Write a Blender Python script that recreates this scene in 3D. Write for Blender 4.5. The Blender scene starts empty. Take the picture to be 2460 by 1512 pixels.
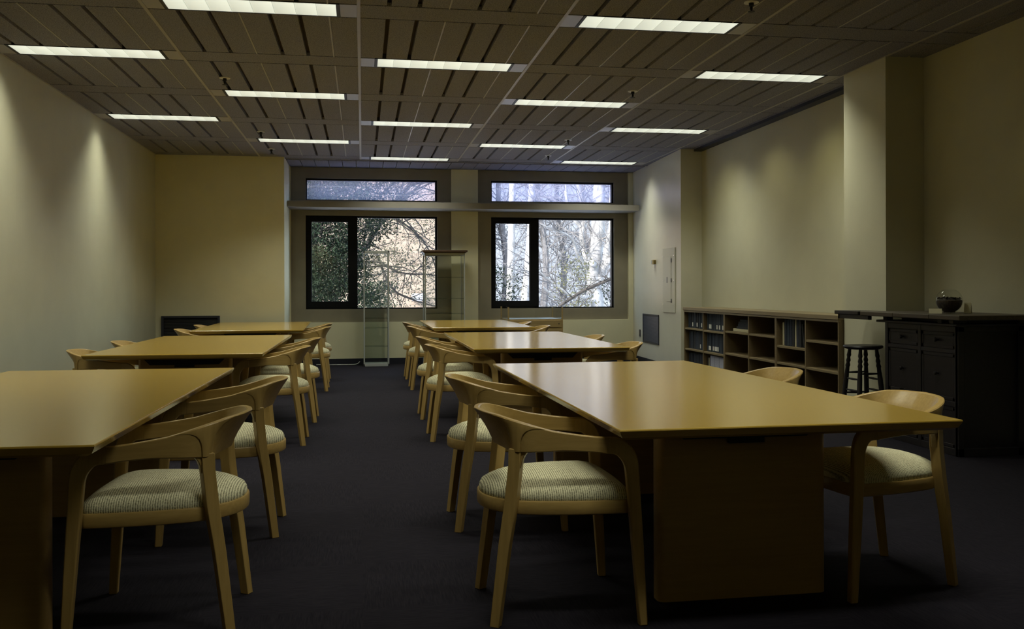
import bpy, math, random
from mathutils import Vector, Matrix

random.seed(11)
SC = bpy.context.scene
COL = SC.collection
PI = math.pi

# ------------------------------------------------------------------ camera
FPX, YAW, CYP, ROLL, EYE = 2204.76, -0.1619, 694.5, -0.0024, 1.26
_c, _s = math.cos(YAW), math.sin(YAW)
_R0, FWD, _Z = Vector((_c, _s, 0)), Vector((-_s, _c, 0)), Vector((0, 0, 1))
RGT = _R0 * math.cos(ROLL) + _Z * math.sin(ROLL)
UPV = -_R0 * math.sin(ROLL) + _Z * math.cos(ROLL)
cam_data = bpy.data.cameras.new('camera')
cam_data.sensor_width = 36.0
cam_data.lens = FPX / 2460 * 36.0
cam_data.shift_y = -(756 - CYP) / 2460
cam_data.clip_start = 0.05
cam_data.clip_end = 400
cam = bpy.data.objects.new('camera', cam_data)
COL.objects.link(cam)
mw = Matrix.Identity(4)
for r_ in range(3):
    mw[r_][0], mw[r_][1], mw[r_][2] = RGT[r_], UPV[r_], -FWD[r_]
mw[2][3] = EYE
cam.matrix_world = mw
SC.camera = cam

# ------------------------------------------------------------------ view, world, sun
SC.view_settings.view_transform = 'Standard'
SC.view_settings.look = 'None'
SC.view_settings.exposure = 0.0
SC.view_settings.gamma = 1.0
SC.view_settings.use_curve_mapping = False
try:
    SC.cycles.max_bounces = 10
    SC.cycles.diffuse_bounces = 5
    SC.cycles.transparent_max_bounces = 24
    SC.cycles.caustics_reflective = False
    SC.cycles.caustics_refractive = False
    SC.cycles.use_denoising = True
    SC.cycles.sample_clamp_indirect = 4.0
except Exception:
    pass

world = bpy.data.worlds.new('world')
SC.world = world
world.use_nodes = True
wn = world.node_tree
wn.nodes.clear()
w_out = wn.nodes.new('ShaderNodeOutputWorld')
w_bg = wn.nodes.new('ShaderNodeBackground')
w_sky = wn.nodes.new('ShaderNodeTexSky')
w_sky.sky_type = 'NISHITA'
w_sky.sun_disc = False
w_sky.sun_elevation = math.radians(38)
w_sky.sun_rotation = math.radians(230)
w_sky.air_density = 1.2
w_sky.dust_density = 2.0
w_bg.inputs['Strength'].default_value = 1.0
wn.links.new(w_sky.outputs[0], w_bg.inputs[0])
wn.links.new(w_bg.outputs[0], w_out.inputs[0])

sun_data = bpy.data.lights.new('sun', 'SUN')
sun_data.energy = 12.0
sun_data.angle = math.radians(0.6)
sun_data.color = (1.0, 0.97, 0.93)
sun = bpy.data.objects.new('sun', sun_data)
COL.objects.link(sun)
sun.rotation_euler = Vector((0.70, 0.50, -0.52)).to_track_quat('-Z', 'Y').to_euler()

TROFFER_POWER = 15.4      # watts of each ceiling troffer
LENS_GLOW = 0.92
SPOT_POWER = 17.0

# ------------------------------------------------------------------ helpers
def tag(o, label=None, cat=None, group=None, kind=None):
    if label: o['label'] = label
    if cat: o['category'] = cat
    if group: o['group'] = group
    if kind: o['kind'] = kind
    return o

def empty(name, loc, rz=0.0, label=None, cat=None, group=None):
    o = bpy.data.objects.new(name, None)
    COL.objects.link(o)
    o.empty_display_size = 0.1
    o.location = loc
    o.rotation_euler = (0, 0, rz)
    return tag(o, label, cat, group)

def copy_tree(o, parent=None):
    c = o.copy()
    COL.objects.link(c)
    if parent: c.parent = parent
    for ch in list(o.children):
        copy_tree(ch, c)
    return c

class MB:
    """collects shapes; build() links them as ONE mesh object"""
    def __init__(s): s.v, s.f, s.m = [], [], []
    def add(s, vs, fs, mi=0):
        n = len(s.v)
        s.v += [tuple(p) for p in vs]
        s.f += [tuple(n + i for i in q) for q in fs]
        s.m += [mi] * len(fs)
        return s
    def box(s, x0, x1, y0, y1, z0, z1, mi=0):
        vs = [(x0,y0,z0),(x1,y0,z0),(x1,y1,z0),(x0,y1,z0),(x0,y0,z1),(x1,y0,z1),(x1,y1,z1),(x0,y1,z1)]
        return s.add(vs, [(3,2,1,0),(4,5,6,7),(0,1,5,4),(1,2,6,5),(2,3,7,6),(3,0,4,7)], mi)
    def quad(s, a, b, c, d, mi=0): return s.add([a,b,c,d], [(0,1,2,3)], mi)
    def rings(s, rings, cap=True, closed=False, mi=0):
        n, k = len(rings), len(rings[0])
        vs = [p for r in rings for p in r]
        fs = []
        for i in range(n if closed else n-1):
            j = (i+1) % n
            for a in range(k):
                b = (a+1) % k
                fs.append((i*k+a, i*k+b, j*k+b, j*k+a))
        if cap and not closed:
            fs.append(tuple(range(k-1, -1, -1)))
            fs.append(tuple((n-1)*k+a for a in range(k)))
        return s.add(vs, fs, mi)
    def lathe(s, prof, cx=0, cy=0, seg=24, mi=0, cap=True):
        rr = [[(cx+r*math.cos(2*PI*a/seg), cy+r*math.sin(2*PI*a/seg), z) for a in range(seg)] for r, z in prof]
        return s.rings(rr, cap, mi=mi)
    def tube(s, pts, radii, sides=8, mi=0):
        pts = [Vector(p) for p in pts]
        if not hasattr(radii, '__len__'): radii = [radii]*len(pts)
        rr, ref = [], Vector((0.13, 0.31, 0.94)).normalized()
        for i, p in enumerate(pts):
            t = (pts[min(i+1, len(pts)-1)] - pts[max(i-1, 0)])
            if t.length < 1e-9: t = Vector((0,0,1))
            t.normalize()
            if abs(t.dot(ref)) > 0.97: ref = Vector((0.9, 0.2, 0.1)).normalized()
            u = (ref - t*ref.dot(t)).normalized()
            w = t.cross(u)
            rr.append([p + (u*math.cos(2*PI*a/sides) + w*math.sin(2*PI*a/sides))*radii[i] for a in range(sides)])
            ref = u
        return s.rings(rr, True, mi=mi)
    def build(s, name, mat, parent=None, smooth=False, bevel=0, seg=2, sub=0, fixn=True, angle=35):
        me = bpy.data.meshes.new(name)
        me.from_pydata(s.v, [], s.f)
        mats = mat if isinstance(mat, (list, tuple)) else [mat]
        for m in mats: me.materials.append(m)
        if len(mats) > 1:
            for p, i in zip(me.polygons, s.m): p.material_index = i
        if fixn:
            import bmesh
            bm = bmesh.new(); bm.from_mesh(me)
            bmesh.ops.recalc_face_normals(bm, faces=bm.faces)
            bm.to_mesh(me); bm.free()
        if smooth:
            for p in me.polygons: p.use_smooth = True
        me.update()
        o = bpy.data.objects.new(name, me)
        COL.objects.link(o)
        if parent: o.parent = parent
        if bevel:
            b = o.modifiers.new('bevel', 'BEVEL'); b.width = bevel; b.segments = seg
            b.limit_method = 'ANGLE'; b.angle_limit = math.radians(angle)
            b.harden_normals = False
        if sub:
            b = o.modifiers.new('sub', 'SUBSURF'); b.levels = sub; b.render_levels = sub
        if smooth and not sub:
            try: me.set_sharp_from_angle(angle=math.radians(42))
            except Exception: pass
        return o

def catmull(pts, n):
    P = [Vector(p) for p in pts]
    out = []
    for k in range(n+1):
        t = k/n*(len(P)-1); i = min(int(t), len(P)-2); u = t-i
        a, b, c, d = P[max(i-1,0)], P[i], P[i+1], P[min(i+2, len(P)-1)]
        out.append(0.5*((2*b) + (c-a)*u + (2*a-5*b+4*c-d)*u*u + (3*b-a-3*c+d)*u**3))
    return out

def lin(x, xs, ys):
    if x <= xs[0]: return ys[0]
    for i in range(len(xs)-1):
        if x <= xs[i+1]:
            u = (x-xs[i])/(xs[i+1]-xs[i])
            return ys[i] + (ys[i+1]-ys[i])*u
    return ys[-1]

def at(px, py, Y):
    """point on the sight line of a photo pixel at the distance Y"""
    r = FWD + RGT*((px-1230)/FPX) + UPV*((CYP-py)/FPX)
    return r*(Y/r.y) + Vector((0, 0, EYE))

# ------------------------------------------------------------------ materials
def M(name, col, rough=0.6, metal=0.0, spec=0.5, noise=None, bump=None, coat=0.0, emit=None):
    """noise = (scale, amount, detail) varies colour; bump = (scale, strength)"""
    m = bpy.data.materials.new(name)
    m.use_nodes = True
    nt = m.node_tree
    b = nt.nodes['Principled BSDF']
    b.inputs['Base Color'].default_value = (*col, 1)
    b.inputs['Roughness'].default_value = rough
    b.inputs['Metallic'].default_value = metal
    b.inputs['Specular IOR Level'].default_value = spec
    if coat: b.inputs['Coat Weight'].default_value = coat; b.inputs['Coat Roughness'].default_value = 0.12
    tc = nt.nodes.new('ShaderNodeTexCoord')
    if noise:
        n = nt.nodes.new('ShaderNodeTexNoise')
        n.inputs['Scale'].default_value = noise[0]
        n.inputs['Detail'].default_value = noise[2] if len(noise) > 2 else 3
        nt.links.new(tc.outputs['Object'], n.inputs['Vector'])
        r = nt.nodes.new('ShaderNodeValToRGB')
        a = noise[1]
        r.color_ramp.elements[0].position = 0.3
        r.color_ramp.elements[1].position = 0.7
        r.color_ramp.elements[0].color = (*[c*(1-a) for c in col], 1)
        r.color_ramp.elements[1].color = (*[min(1, c*(1+a)) for c in col], 1)
        nt.links.new(n.outputs['Fac'], r.inputs[0])
        nt.links.new(r.outputs[0], b.inputs['Base Color'])
    if bump:
        n2 = nt.nodes.new('ShaderNodeTexNoise')
        n2.inputs['Scale'].default_value = bump[0]
        n2.inputs['Detail'].default_value = 2
        nt.links.new(tc.outputs['Object'], n2.inputs['Vector'])
        bp = nt.nodes.new('ShaderNodeBump')
        bp.inputs['Strength'].default_value = bump[1]
        bp.inputs['Distance'].default_value = 0.01
        nt.links.new(n2.outputs['Fac'], bp.inputs['Height'])
        nt.links.new(bp.outputs[0], b.inputs['Normal'])
    if emit:
        b.inputs['Emission Color'].default_value = (*emit[0], 1)
        b.inputs['Emission Strength'].default_value = emit[1]
    return m

def wood(name, c0, c1, rough=0.35, axis=0, scale=1.0, coat=0.0, spec=0.5):
    """fine grain stretched along one object axis"""
    m = bpy.data.materials.new(name)
    m.use_nodes = True
    nt = m.node_tree
    b = nt.nodes['Principled BSDF']
    tc = nt.nodes.new('ShaderNodeTexCoord')
    mp = nt.nodes.new('ShaderNodeMapping')
    sc = [26*scale]*3
    sc[axis] = 1.3*scale
    mp.inputs['Scale'].default_value = sc
    nt.links.new(tc.outputs['Object'], mp.inputs['Vector'])
    n = nt.nodes.new('ShaderNodeTexNoise')
    n.inputs['Scale'].default_value = 2.2
    n.inputs['Detail'].default_value = 6
    n.inputs['Roughness'].default_value = 0.62
    nt.links.new(mp.outputs[0], n.inputs['Vector'])
    r = nt.nodes.new('ShaderNodeValToRGB')
    r.color_ramp.elements[0].position = 0.28
    r.color_ramp.elements[1].position = 0.72
    r.color_ramp.elements[0].color = (*c0, 1)
    r.color_ramp.elements[1].color = (*c1, 1)
    nt.links.new(n.outputs['Fac'], r.inputs[0])
    nt.links.new(r.outputs[0], b.inputs['Base Color'])
    b.inputs['Roughness'].default_value = rough
    b.inputs['Specular IOR Level'].default_value = spec
    if coat:
        b.inputs['Coat Weight'].default_value = coat
        b.inputs['Coat Roughness'].default_value = 0.16
        b.inputs['Coat IOR'].default_value = 1.62
    return m

def thin_glass(name, tint=(0.95, 0.97, 0.97), refl=1.0, rough=0.0, haze=0.0):
    m = bpy.data.materials.new(name)
    m.use_nodes = True
    nt = m.node_tree
    nt.nodes.clear()
    o = nt.nodes.new('ShaderNodeOutputMaterial')
    mix = nt.nodes.new('ShaderNodeMixShader')
    t = nt.nodes.new('ShaderNodeBsdfTransparent')
    t.inputs[0].default_value = (*tint, 1)
    g = nt.nodes.new('ShaderNodeBsdfGlossy')
    g.inputs['Roughness'].default_value = rough
    lw = nt.nodes.new('ShaderNodeLayerWeight'); lw.inputs['Blend'].default_value = 0.5
    pw = nt.nodes.new('ShaderNodeMath'); pw.operation = 'POWER'; pw.inputs[1].default_value = 5.0
    nt.links.new(lw.outputs['Facing'], pw.inputs[0])
    mu = nt.nodes.new('ShaderNodeMath'); mu.operation = 'MULTIPLY_ADD'
    mu.inputs[1].default_value = 0.9; mu.inputs[2].default_value = 0.04*refl
    nt.links.new(pw.outputs[0], mu.inputs[0])
    nt.links.new(mu.outputs[0], mix.inputs[0])
    nt.links.new(t.outputs[0], mix.inputs[1])
    nt.links.new(g.outputs[0], mix.inputs[2])
    if haze:        # translucent veil imitating bright sky reflected in the pane
        tr = nt.nodes.new('ShaderNodeBsdfTranslucent'); tr.inputs[0].default_value = (.80, .82, 1.0, 1)
        m2 = nt.nodes.new('ShaderNodeMixShader'); m2.inputs[0].default_value = haze
        nt.links.new(mix.outputs[0], m2.inputs[1]); nt.links.new(tr.outputs[0], m2.inputs[2])
        nt.links.new(m2.outputs[0], o.inputs[0])
    else:
        nt.links.new(mix.outputs[0], o.inputs[0])
    return m

MAT = {}
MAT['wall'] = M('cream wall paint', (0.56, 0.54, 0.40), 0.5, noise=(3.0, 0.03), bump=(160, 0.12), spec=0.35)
MAT['lit_wall'] = M('brightened cream wall paint', (0.74, 0.70, 0.49), 0.5, noise=(3.0, 0.03), bump=(160, 0.12), spec=0.35)  # wall paint lightened and warmed to imitate more light at the far end
MAT['white_wall'] = M('pale satin wall paint', (0.66, 0.64, 0.54), 0.30, noise=(3.0, 0.03), bump=(160, 0.12))
MAT['taupe'] = M('taupe plaster', (0.26, 0.228, 0.165), 0.8, noise=(5.0, 0.06))
MAT['shelf'] = M('grey plaster shelf', (0.245, 0.225, 0.20), 0.75, noise=(4.0, 0.04))
MAT['base'] = M('navy vinyl baseboard', (0.012, 0.013, 0.024), 0.5)
MAT['black_frame'] = M('black window metal', (0.004, 0.004, 0.005), 0.6, spec=0.2, noise=(20, 0.1))
MAT['tile'] = M('speckled ceiling board', (0.255, 0.254, 0.315), 0.9, noise=(150, 0.5, 2), spec=0.1)  # bluish cast stands in for daylight reaching the ceiling
MAT['tile_gap'] = M('ceiling groove', (0.14, 0.11, 0.085), 0.95, spec=0.1)
MAT['tbar'] = M('ceiling bar white metal', (0.42, 0.40, 0.40), 0.45)
MAT['filler'] = M('metal filler plate', (0.45, 0.44, 0.49), 0.4, metal=0.2)
MAT['louver'] = M('translucent lens rib', (0.30, 0.32, 0.27), 0.5, emit=((0.80, 0.84, 0.70), 0.55))
MAT['housing'] = M('dark troffer rim', (0.03, 0.03, 0.045), 0.5)
MAT['black'] = M('black satin metal', (0.008, 0.008, 0.010), 0.45)
MAT['tray'] = M('dark cable tray metal', (0.012, 0.013, 0.02), 0.6)
MAT['top'] = wood('maple tabletop', (0.47, 0.300, 0.050), (0.515, 0.332, 0.060), 0.20, 0, 1.0, coat=0.55, spec=0.6)
MAT['ped'] = wood('maple pedestal', (0.33, 0.21, 0.075), (0.40, 0.262, 0.098), 0.42, 0, 1.0)
MAT['chair'] = wood('oiled maple chair wood', (0.36, 0.235, 0.075), (0.46, 0.31, 0.11), 0.30, 0, 1.2, spec=0.55)
MAT['chair_leg'] = wood('oiled maple chair leg', (0.35, 0.23, 0.073), (0.45, 0.30, 0.105), 0.36, 2, 1.2)
MAT['case'] = wood('brown oak bookcase', (0.150, 0.108, 0.056), (0.195, 0.142, 0.074), 0.45, 1, 1.0)
MAT['case_top'] = wood('brown oak bookcase top', (0.19, 0.145, 0.080), (0.24, 0.182, 0.10), 0.35, 1, 1.0)
MAT['dark_wood'] = wood('black stained wood', (0.012, 0.010, 0.012), (0.020, 0.017, 0.019), 0.42, 1, 1.0)
MAT['bar_top'] = wood('worn dark plank', (0.050, 0.038, 0.026), (0.085, 0.066, 0.045), 0.5, 1, 0.8)
MAT['oak'] = wood('light oak case', (0.34, 0.24, 0.10), (0.43, 0.31, 0.14), 0.4, 0, 1.0)
MAT['white_metal'] = M('grey painted metal', (0.36, 0.38, 0.37), 0.4)
MAT['cornice'] = wood('dark brown cornice', (0.05, 0.028, 0.02), (0.08, 0.045, 0.03), 0.4, 0, 1.0)
MAT['panel'] = M('painted steel panel', (0.58, 0.565, 0.47), 0.4)
MAT['screw'] = M('bright screw', (0.8, 0.8, 0.8), 0.25, metal=0.9)
MAT['brass'] = M('tan plastic', (0.36, 0.27, 0.08), 0.4)
MAT['grille'] = M('dark grille metal', (0.03, 0.032, 0.045), 0.45)
MAT['paper'] = M('ivory card', (0.72, 0.68, 0.50), 0.8)
MAT['mulch'] = M('dried dark petals', (0.030, 0.020, 0.018), 0.8, noise=(90, 0.7))
MAT['spine_label'] = M('white spine label', (0.78, 0.78, 0.72), 0.7)
MAT['escutcheon'] = M('white plate', (0.75, 0.75, 0.75), 0.4)
MAT['book_navy'] = M('navy cloth binding', (0.022, 0.028, 0.045), 0.7, noise=(60, 0.25))
MAT['book_teal'] = M('slate blue binding', (0.028, 0.042, 0.062), 0.7, noise=(60, 0.25))
MAT['book_grey'] = M('charcoal binding', (0.022, 0.023, 0.028), 0.7, noise=(60, 0.25))
MAT['book_pale'] = M('pale lavender binding', (0.42, 0.43, 0.52), 0.7, noise=(60, 0.05))
MAT['book_cream'] = M('cream binding', (0.55, 0.50, 0.33), 0.7, noise=(60, 0.05))
MAT['cable'] = M('white cable', (0.6, 0.6, 0.6), 0.5)
MAT['glass'] = thin_glass('window glass')
MAT['glass_blue'] = thin_glass('blue tinted transom glass', (0.86, 0.88, 1.0), haze=0.11)  # veil of reflected sky put into the glass
MAT['case_glass'] = thin_glass('display glass', (0.975, 0.985, 0.985), 0.7)
MAT['shelf_glass'] = thin_glass('glass shelf', (0.86, 0.90, 0.89), 1.0)
MAT['globe_glass'] = thin_glass('bowl glass', (0.97, 0.98, 0.975), 1.2, 0.02)

# carpet: woven squares in near-black navy and brown
def carpet():
    m = bpy.data.materials.new('navy woven carpet')
    m.use_nodes = True
    nt = m.node_tree
    b = nt.nodes['Principled BSDF']
    tc = nt.nodes.new('ShaderNodeTexCoord')
    ck = nt.nodes.new('ShaderNodeTexChecker'); ck.inputs['Scale'].default_value = 1.64
    nt.links.new(tc.outputs['Object'], ck.inputs['Vector'])
    def streak(sc):
        mp = nt.nodes.new('ShaderNodeMapping'); mp.inputs['Scale'].default_value = sc
        nt.links.new(tc.outputs['Object'], mp.inputs['Vector'])
        n = nt.nodes.new('ShaderNodeTexNoise'); n.inputs['Scale'].default_value = 1.0
        n.inputs['Detail'].default_value = 4; n.inputs['Roughness'].default_value = 0.7
        nt.links.new(mp.outputs[0], n.inputs['Vector'])
        return n
    a, c = streak((150, 9, 1)), streak((9, 150, 1))
    mx = nt.nodes.new('ShaderNodeMix'); mx.data_type = 'FLOAT'
    nt.links.new(ck.outputs['Fac'], mx.inputs[0])
    nt.links.new(a.outputs['Fac'], mx.inputs[2]); nt.links.new(c.outputs['Fac'], mx.inputs[3])
    r = nt.nodes.new('ShaderNodeValToRGB')
    r.color_ramp.elements[0].position = 0.30; r.color_ramp.elements[1].position = 0.75
    r.color_ramp.elements[0].color = (0.0058, 0.0050, 0.0090, 1)
    r.color_ramp.elements[1].color = (0.021, 0.018, 0.024, 1)
    nt.links.new(mx.outputs[0], r.inputs[0])
    nt.links.new(r.outputs[0], b.inputs['Base Color'])
    b.inputs['Roughness'].default_value = 0.95
    b.inputs['Specular IOR Level'].default_value = 0.1
    bp = nt.nodes.new('ShaderNodeBump'); bp.inputs['Strength'].default_value = 0.4
    bp.inputs['Distance'].default_value = 0.004
    nt.links.new(mx.outputs[0], bp.inputs['Height'])
    nt.links.new(bp.outputs[0], b.inputs['Normal'])
    return m
MAT['carpet'] = carpet()

def fabric():
    m = bpy.data.materials.new('ribbed oatmeal upholstery')
    m.use_nodes = True
    nt = m.node_tree
    b = nt.nodes['Principled BSDF']
    tc = nt.nodes.new('ShaderNodeTexCoord')
    w = nt.nodes.new('ShaderNodeTexWave')
    w.wave_type = 'BANDS'; w.bands_direction = 'X'
    w.inputs['Scale'].default_value = 38
    w.inputs['Distortion'].default_value = 1.3
    w.inputs['Detail'].default_value = 2
    w.inputs['Detail Scale'].default_value = 2.0
    nt.links.new(tc.outputs['Object'], w.inputs['Vector'])
    n = nt.nodes.new('ShaderNodeTexNoise'); n.inputs['Scale'].default_value = 160
    nt.links.new(tc.outputs['Object'], n.inputs['Vector'])
    n2 = nt.nodes.new('ShaderNodeTexNoise'); n2.inputs['Scale'].default_value = 18
    nt.links.new(tc.outputs['Object'], n2.inputs['Vector'])
    ad = nt.nodes.new('ShaderNodeMath'); ad.operation = 'ADD'
    mu = nt.nodes.new('ShaderNodeMath'); mu.operation = 'MULTIPLY'; mu.inputs[1].default_value = 0.40
    nt.links.new(w.outputs['Fac'], mu.inputs[0])
    mu2 = nt.nodes.new('ShaderNodeMath'); mu2.operation = 'MULTIPLY'; mu2.inputs[1].default_value = 0.75
    nt.links.new(n.outputs['Fac'], mu2.inputs[0])
    nt.links.new(mu.outputs[0], ad.inputs[0]); nt.links.new(mu2.outputs[0], ad.inputs[1])
    r = nt.nodes.new('ShaderNodeValToRGB')
    r.color_ramp.elements[0].position = 0.30; r.color_ramp.elements[1].position = 0.72
    r.color_ramp.elements[0].color = (0.21, 0.195, 0.12, 1)
    r.color_ramp.elements[1].color = (0.76, 0.72, 0.50, 1)
    nt.links.new(ad.outputs[0], r.inputs[0])
    nt.links.new(r.outputs[0], b.inputs['Base Color'])
    b.inputs['Roughness'].default_value = 0.95
    b.inputs['Specular IOR Level'].default_value = 0.15
    bp = nt.nodes.new('ShaderNodeBump'); bp.inputs['Strength'].default_value = 0.5
    bp.inputs['Distance'].default_value = 0.003
    nt.links.new(ad.outputs[0], bp.inputs['Height'])
    nt.links.new(bp.outputs[0], b.inputs['Normal'])
    return m
MAT['fabric'] = fabric()

# ------------------------------------------------------------------ room shell
XL, XR, CZ = -3.07, 4.92, 3.301
YF, YB, YN = -2.6, 14.5, 15.6          # wall behind the camera, flat wall on the left, window niche
def struct(name, mb, m, **k):
    o = mb.build(name, m, **k)
    o['kind'] = 'structure'
    return o

struct('floor', MB().box(XL-.3, XR+.3, YF-.3, YN+.12, -0.2, 0.0), MAT['carpet'])
struct('wall_left', MB().box(XL-.2, XL, YF, YB+.2, 0, CZ+.3), MAT['wall'])
struct('wall_front', MB().box(XL-.2, XR+.2, YF-.2, YF, 0, CZ+.3), MAT['wall'])
struct('wall_back_left', MB().box(XL, -1.18, YB, YN+.3, 0, CZ+.3), MAT['lit_wall'])
rw = MB().box(XR, XR+.2, YF, 12.84, 0, CZ+.3)
struct('wall_right', rw, MAT['wall'])
struct('wall_pillar', MB().box(4.55, XR, 7.44, 8.15, 0, CZ+.3), MAT['wall'])
# projecting service wall beside the windows (its long face is not quite parallel to the room)
sv = MB()
pl = [(4.60, 12.84), (5.3, 12.84), (5.3, YN+.3), (4.71, YN+.3), (4.71, YN)]
sv.rings([[(x, y, 0) for x, y in pl], [(x, y, CZ+.3) for x, y in pl]])
struct('wall_service', sv, MAT['white_wall'])

def holed(x0, x1, z0, z1, y0, y1, holes):
    mb = MB()
    xs = sorted({x0, x1, *[h[0] for h in holes], *[h[1] for h in holes]})
    zs = sorted({z0, z1, *[h[2] for h in holes], *[h[3] for h in holes]})
    for i in range(len(xs)-1):
        for j in range(len(zs)-1):
            cx, cz = (xs[i]+xs[i+1])/2, (zs[j]+zs[j+1])/2
            if any(h[0] < cx < h[1] and h[2] < cz < h[3] for h in holes): continue
            mb.box(xs[i], xs[i+1], y0, y1, zs[j], zs[j+1])
    return mb
SUR = [(-1.165, 1.504, 0.708, CZ), (1.961, 4.625, 0.722, CZ)]
struct('wall_back', holed(-1.18, 4.72, 0, CZ+.3, YN, YN+.06, SUR), MAT['lit_wall'])
WIN = [dict(x0=-0.925, x1=1.268, t0=2.755, t1=3.118, z0=0.927, z1=2.496, m0=-0.232, m1=-0.075, px0=-0.83),
       dict(x0=2.195, x1=4.378, t0=2.766, t1=3.128, z0=0.925, z1=2.496, m0=2.877, m1=3.036, px0=2.278)]
holes = [[(w['x0'], w['x1'], w['t0'], w['t1']), (w['x0'], w['x1'], w['z0'], w['z1'])] for w in WIN]
struct('wall_back_outer', holed(-1.3, 4.9, -0.3, CZ+.4, YN+.12, YN+.30, holes[0]+holes[1]), MAT['taupe'])
for k in (0, 1):
    s4 = SUR[k]
    struct('trim_%d' % (k+1), holed(s4[0]-.01, s4[1]+.01, s4[2]-.01, CZ+.05, YN+.05, YN+.12, holes[k]), MAT['taupe'])
MAT['white'] = M('matt white bounce face', (0.78, 0.78, 0.77), 0.9)  # white added on the unseen shelf top to bounce daylight to the ceiling
struct('trim_3', MB().box(-1.175, 4.655, 15.05, YN+.05, 2.585, 2.680).box(-1.17, 4.65, 15.06, YN+.04, 2.676, 2.682, 1), [MAT['shelf'], MAT['white']])

# windows: black frames, casement on the left, fixed pane on the right, transom above the shelf
for k, w in enumerate(WIN):
    e = empty('window_%d' % (k+1), ((w['x0']+w['x1'])/2, YN+.14, w['z0']))
    e['kind'] = 'structure'
    ox, oz = (w['x0']+w['x1'])/2, w['z0']
    def L(x): return x-ox
    def Zl(z): return z-oz
    y0, y1 = -.05, .05
    t = .03
    f = MB()
    for (a, b_, c_, d_) in ((w['x0'], w['x1'], w['t0'], w['t1']), (w['x0'], w['x1'], w['z0'], w['z1'])):
        bt = .012 if c_ > 2 else .05
        f.box(L(a), L(a)+t*.6, y0, y1, Zl(c_), Zl(d_)); f.box(L(b_)-t, L(b_), y0, y1, Zl(c_), Zl(d_))
        f.box(L(a), L(b_), y0, y1, Zl(d_)-t, Zl(d_)); f.box(L(a), L(b_), y0, y1, Zl(c_), Zl(c_)+(bt if c_ > 2 else .02))
    f.box(L(w['m0'])+.07, L(w['m1']), y0, y1, Zl(w['z0']), Zl(w['z1']))
    f.build('window_frame', MAT['black_frame'], e)
    sh = MB()
    cz0, cz1 = 1.056, 2.392
    a, b_ = w['x0']+.02, w['m0']+.09
    sh.box(L(a), L(w['px0']), -.06, .02, Zl(w['z0'])+.02, Zl(w['z1'])-.02)
    sh.box(L(w['m0']), L(b_), -.06, .02, Zl(w['z0'])+.02, Zl(w['z1'])-.02)
    sh.box(L(a), L(b_), -.059, .019, Zl(w['z0'])+.02, Zl(cz0)); sh.box(L(a), L(b_), -.059, .019, Zl(cz1), Zl(w['z1'])-.02)
    cas = sh.build('casement_sash', MAT['black_frame'], e)
    MB().box(L(w['px0'])-.01, L(w['m0'])+.01, -.004, .004, Zl(cz0)-.01, Zl(cz1)+.01).build('casement_pane', MAT['glass'], cas)
    MB().box(L(w['m1'])-.005, L(w['x1'])-t+.005, -.004, .004, Zl(w['z0'])+.015, Zl(w['z1'])-t+.005).build('fixed_pane', MAT['glass'], e)
    MB().box(L(w['x0'])+.01, L(w['x1'])-t+.005, -.004, .004, Zl(w['t0'])+.005, Zl(w['t1'])-t+.005).build('transom_pane', MAT['glass_blue'], e)

# baseboards
struct('baseboard_left', MB().box(XL, XL+.012, YF, YB, 0, .10), MAT['base'])
struct('baseboard_back', MB().box(XL, -1.18, YB-.012, YB, 0, .10).box(-1.18, 4.7, YN-.012, YN, 0, .10), MAT['base'])
bs = MB()
pl = [(4.60-.012, 12.83), (4.71-.012, YN-.01), (4.71+.01, YN-.01), (4.60+.01, 12.83)]
bs.rings([[(x, y, 0) for x, y in pl], [(x, y, .10) for x, y in pl]])
bs.box(XR-.012, XR, YF, 7.44, 0, .10).box(4.538, 4.55, 7.43, 8.15, 0, .10).box(4.55, XR, 7.428, 7.44, 0, .10)
struct('baseboard_right', bs, MAT['base'])

# ceiling: boards in 1.524 m bays, strips across, thin bars
XA, YR, MOD = -0.0197, 8.3558, 1.524
cei = MB()
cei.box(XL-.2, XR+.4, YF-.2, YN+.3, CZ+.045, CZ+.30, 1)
TROFF = []
for row, bays in ((1, (-1, 1)), (2, (-2, 0, 2)), (3, (-1, 1)), (4, (-2, 0, 2)), (5, (-1, 1)), (6, (0, 2)), (0, (-2, 0)), (-1, (1,)), (-2, (0,))):
    for b_ in bays: TROFF.append((b_, row))
SH = 0.155                                  # half width of a strip
for i in range(-2, 4):
    xa = XA + MOD*i + .012
    xb = min(XA + MOD*(i+1) - .012, XR)
    xa = max(xa, XL)
    for row in range(-5, 7):
        yc = YR + (row-2)*MOD
        if yc < YF - 1: continue
        if (i, row) in TROFF:
            pass
        else:
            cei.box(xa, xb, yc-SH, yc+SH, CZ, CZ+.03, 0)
        if row < 6:
            nb = 7
            for k in range(nb):
                x0 = XA + MOD*i + MOD*k/nb
                x1 = XA + MOD*i + MOD*(k+1)/nb
                g0 = .005 if k % 3 == 0 else .017
                g1 = .005 if (k+1) % 3 == 0 or k == nb-1 else .017
                x0 += g0; x1 = min(x1-g1, XR)
                if x1 - x0 > .02:
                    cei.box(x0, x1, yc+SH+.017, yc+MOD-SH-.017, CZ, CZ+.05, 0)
                    if k % 3 == 0 and k: cei.box(x0-.012, x0-.001, yc+SH+.006, yc+MOD-SH-.006, CZ-.003, CZ+.03, 2)
    # runner
    xr_ = XA + MOD*i
    cei.box(xr_-.013, xr_+.013, YF, 14.62, CZ-.004, CZ+.03, 2)
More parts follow.
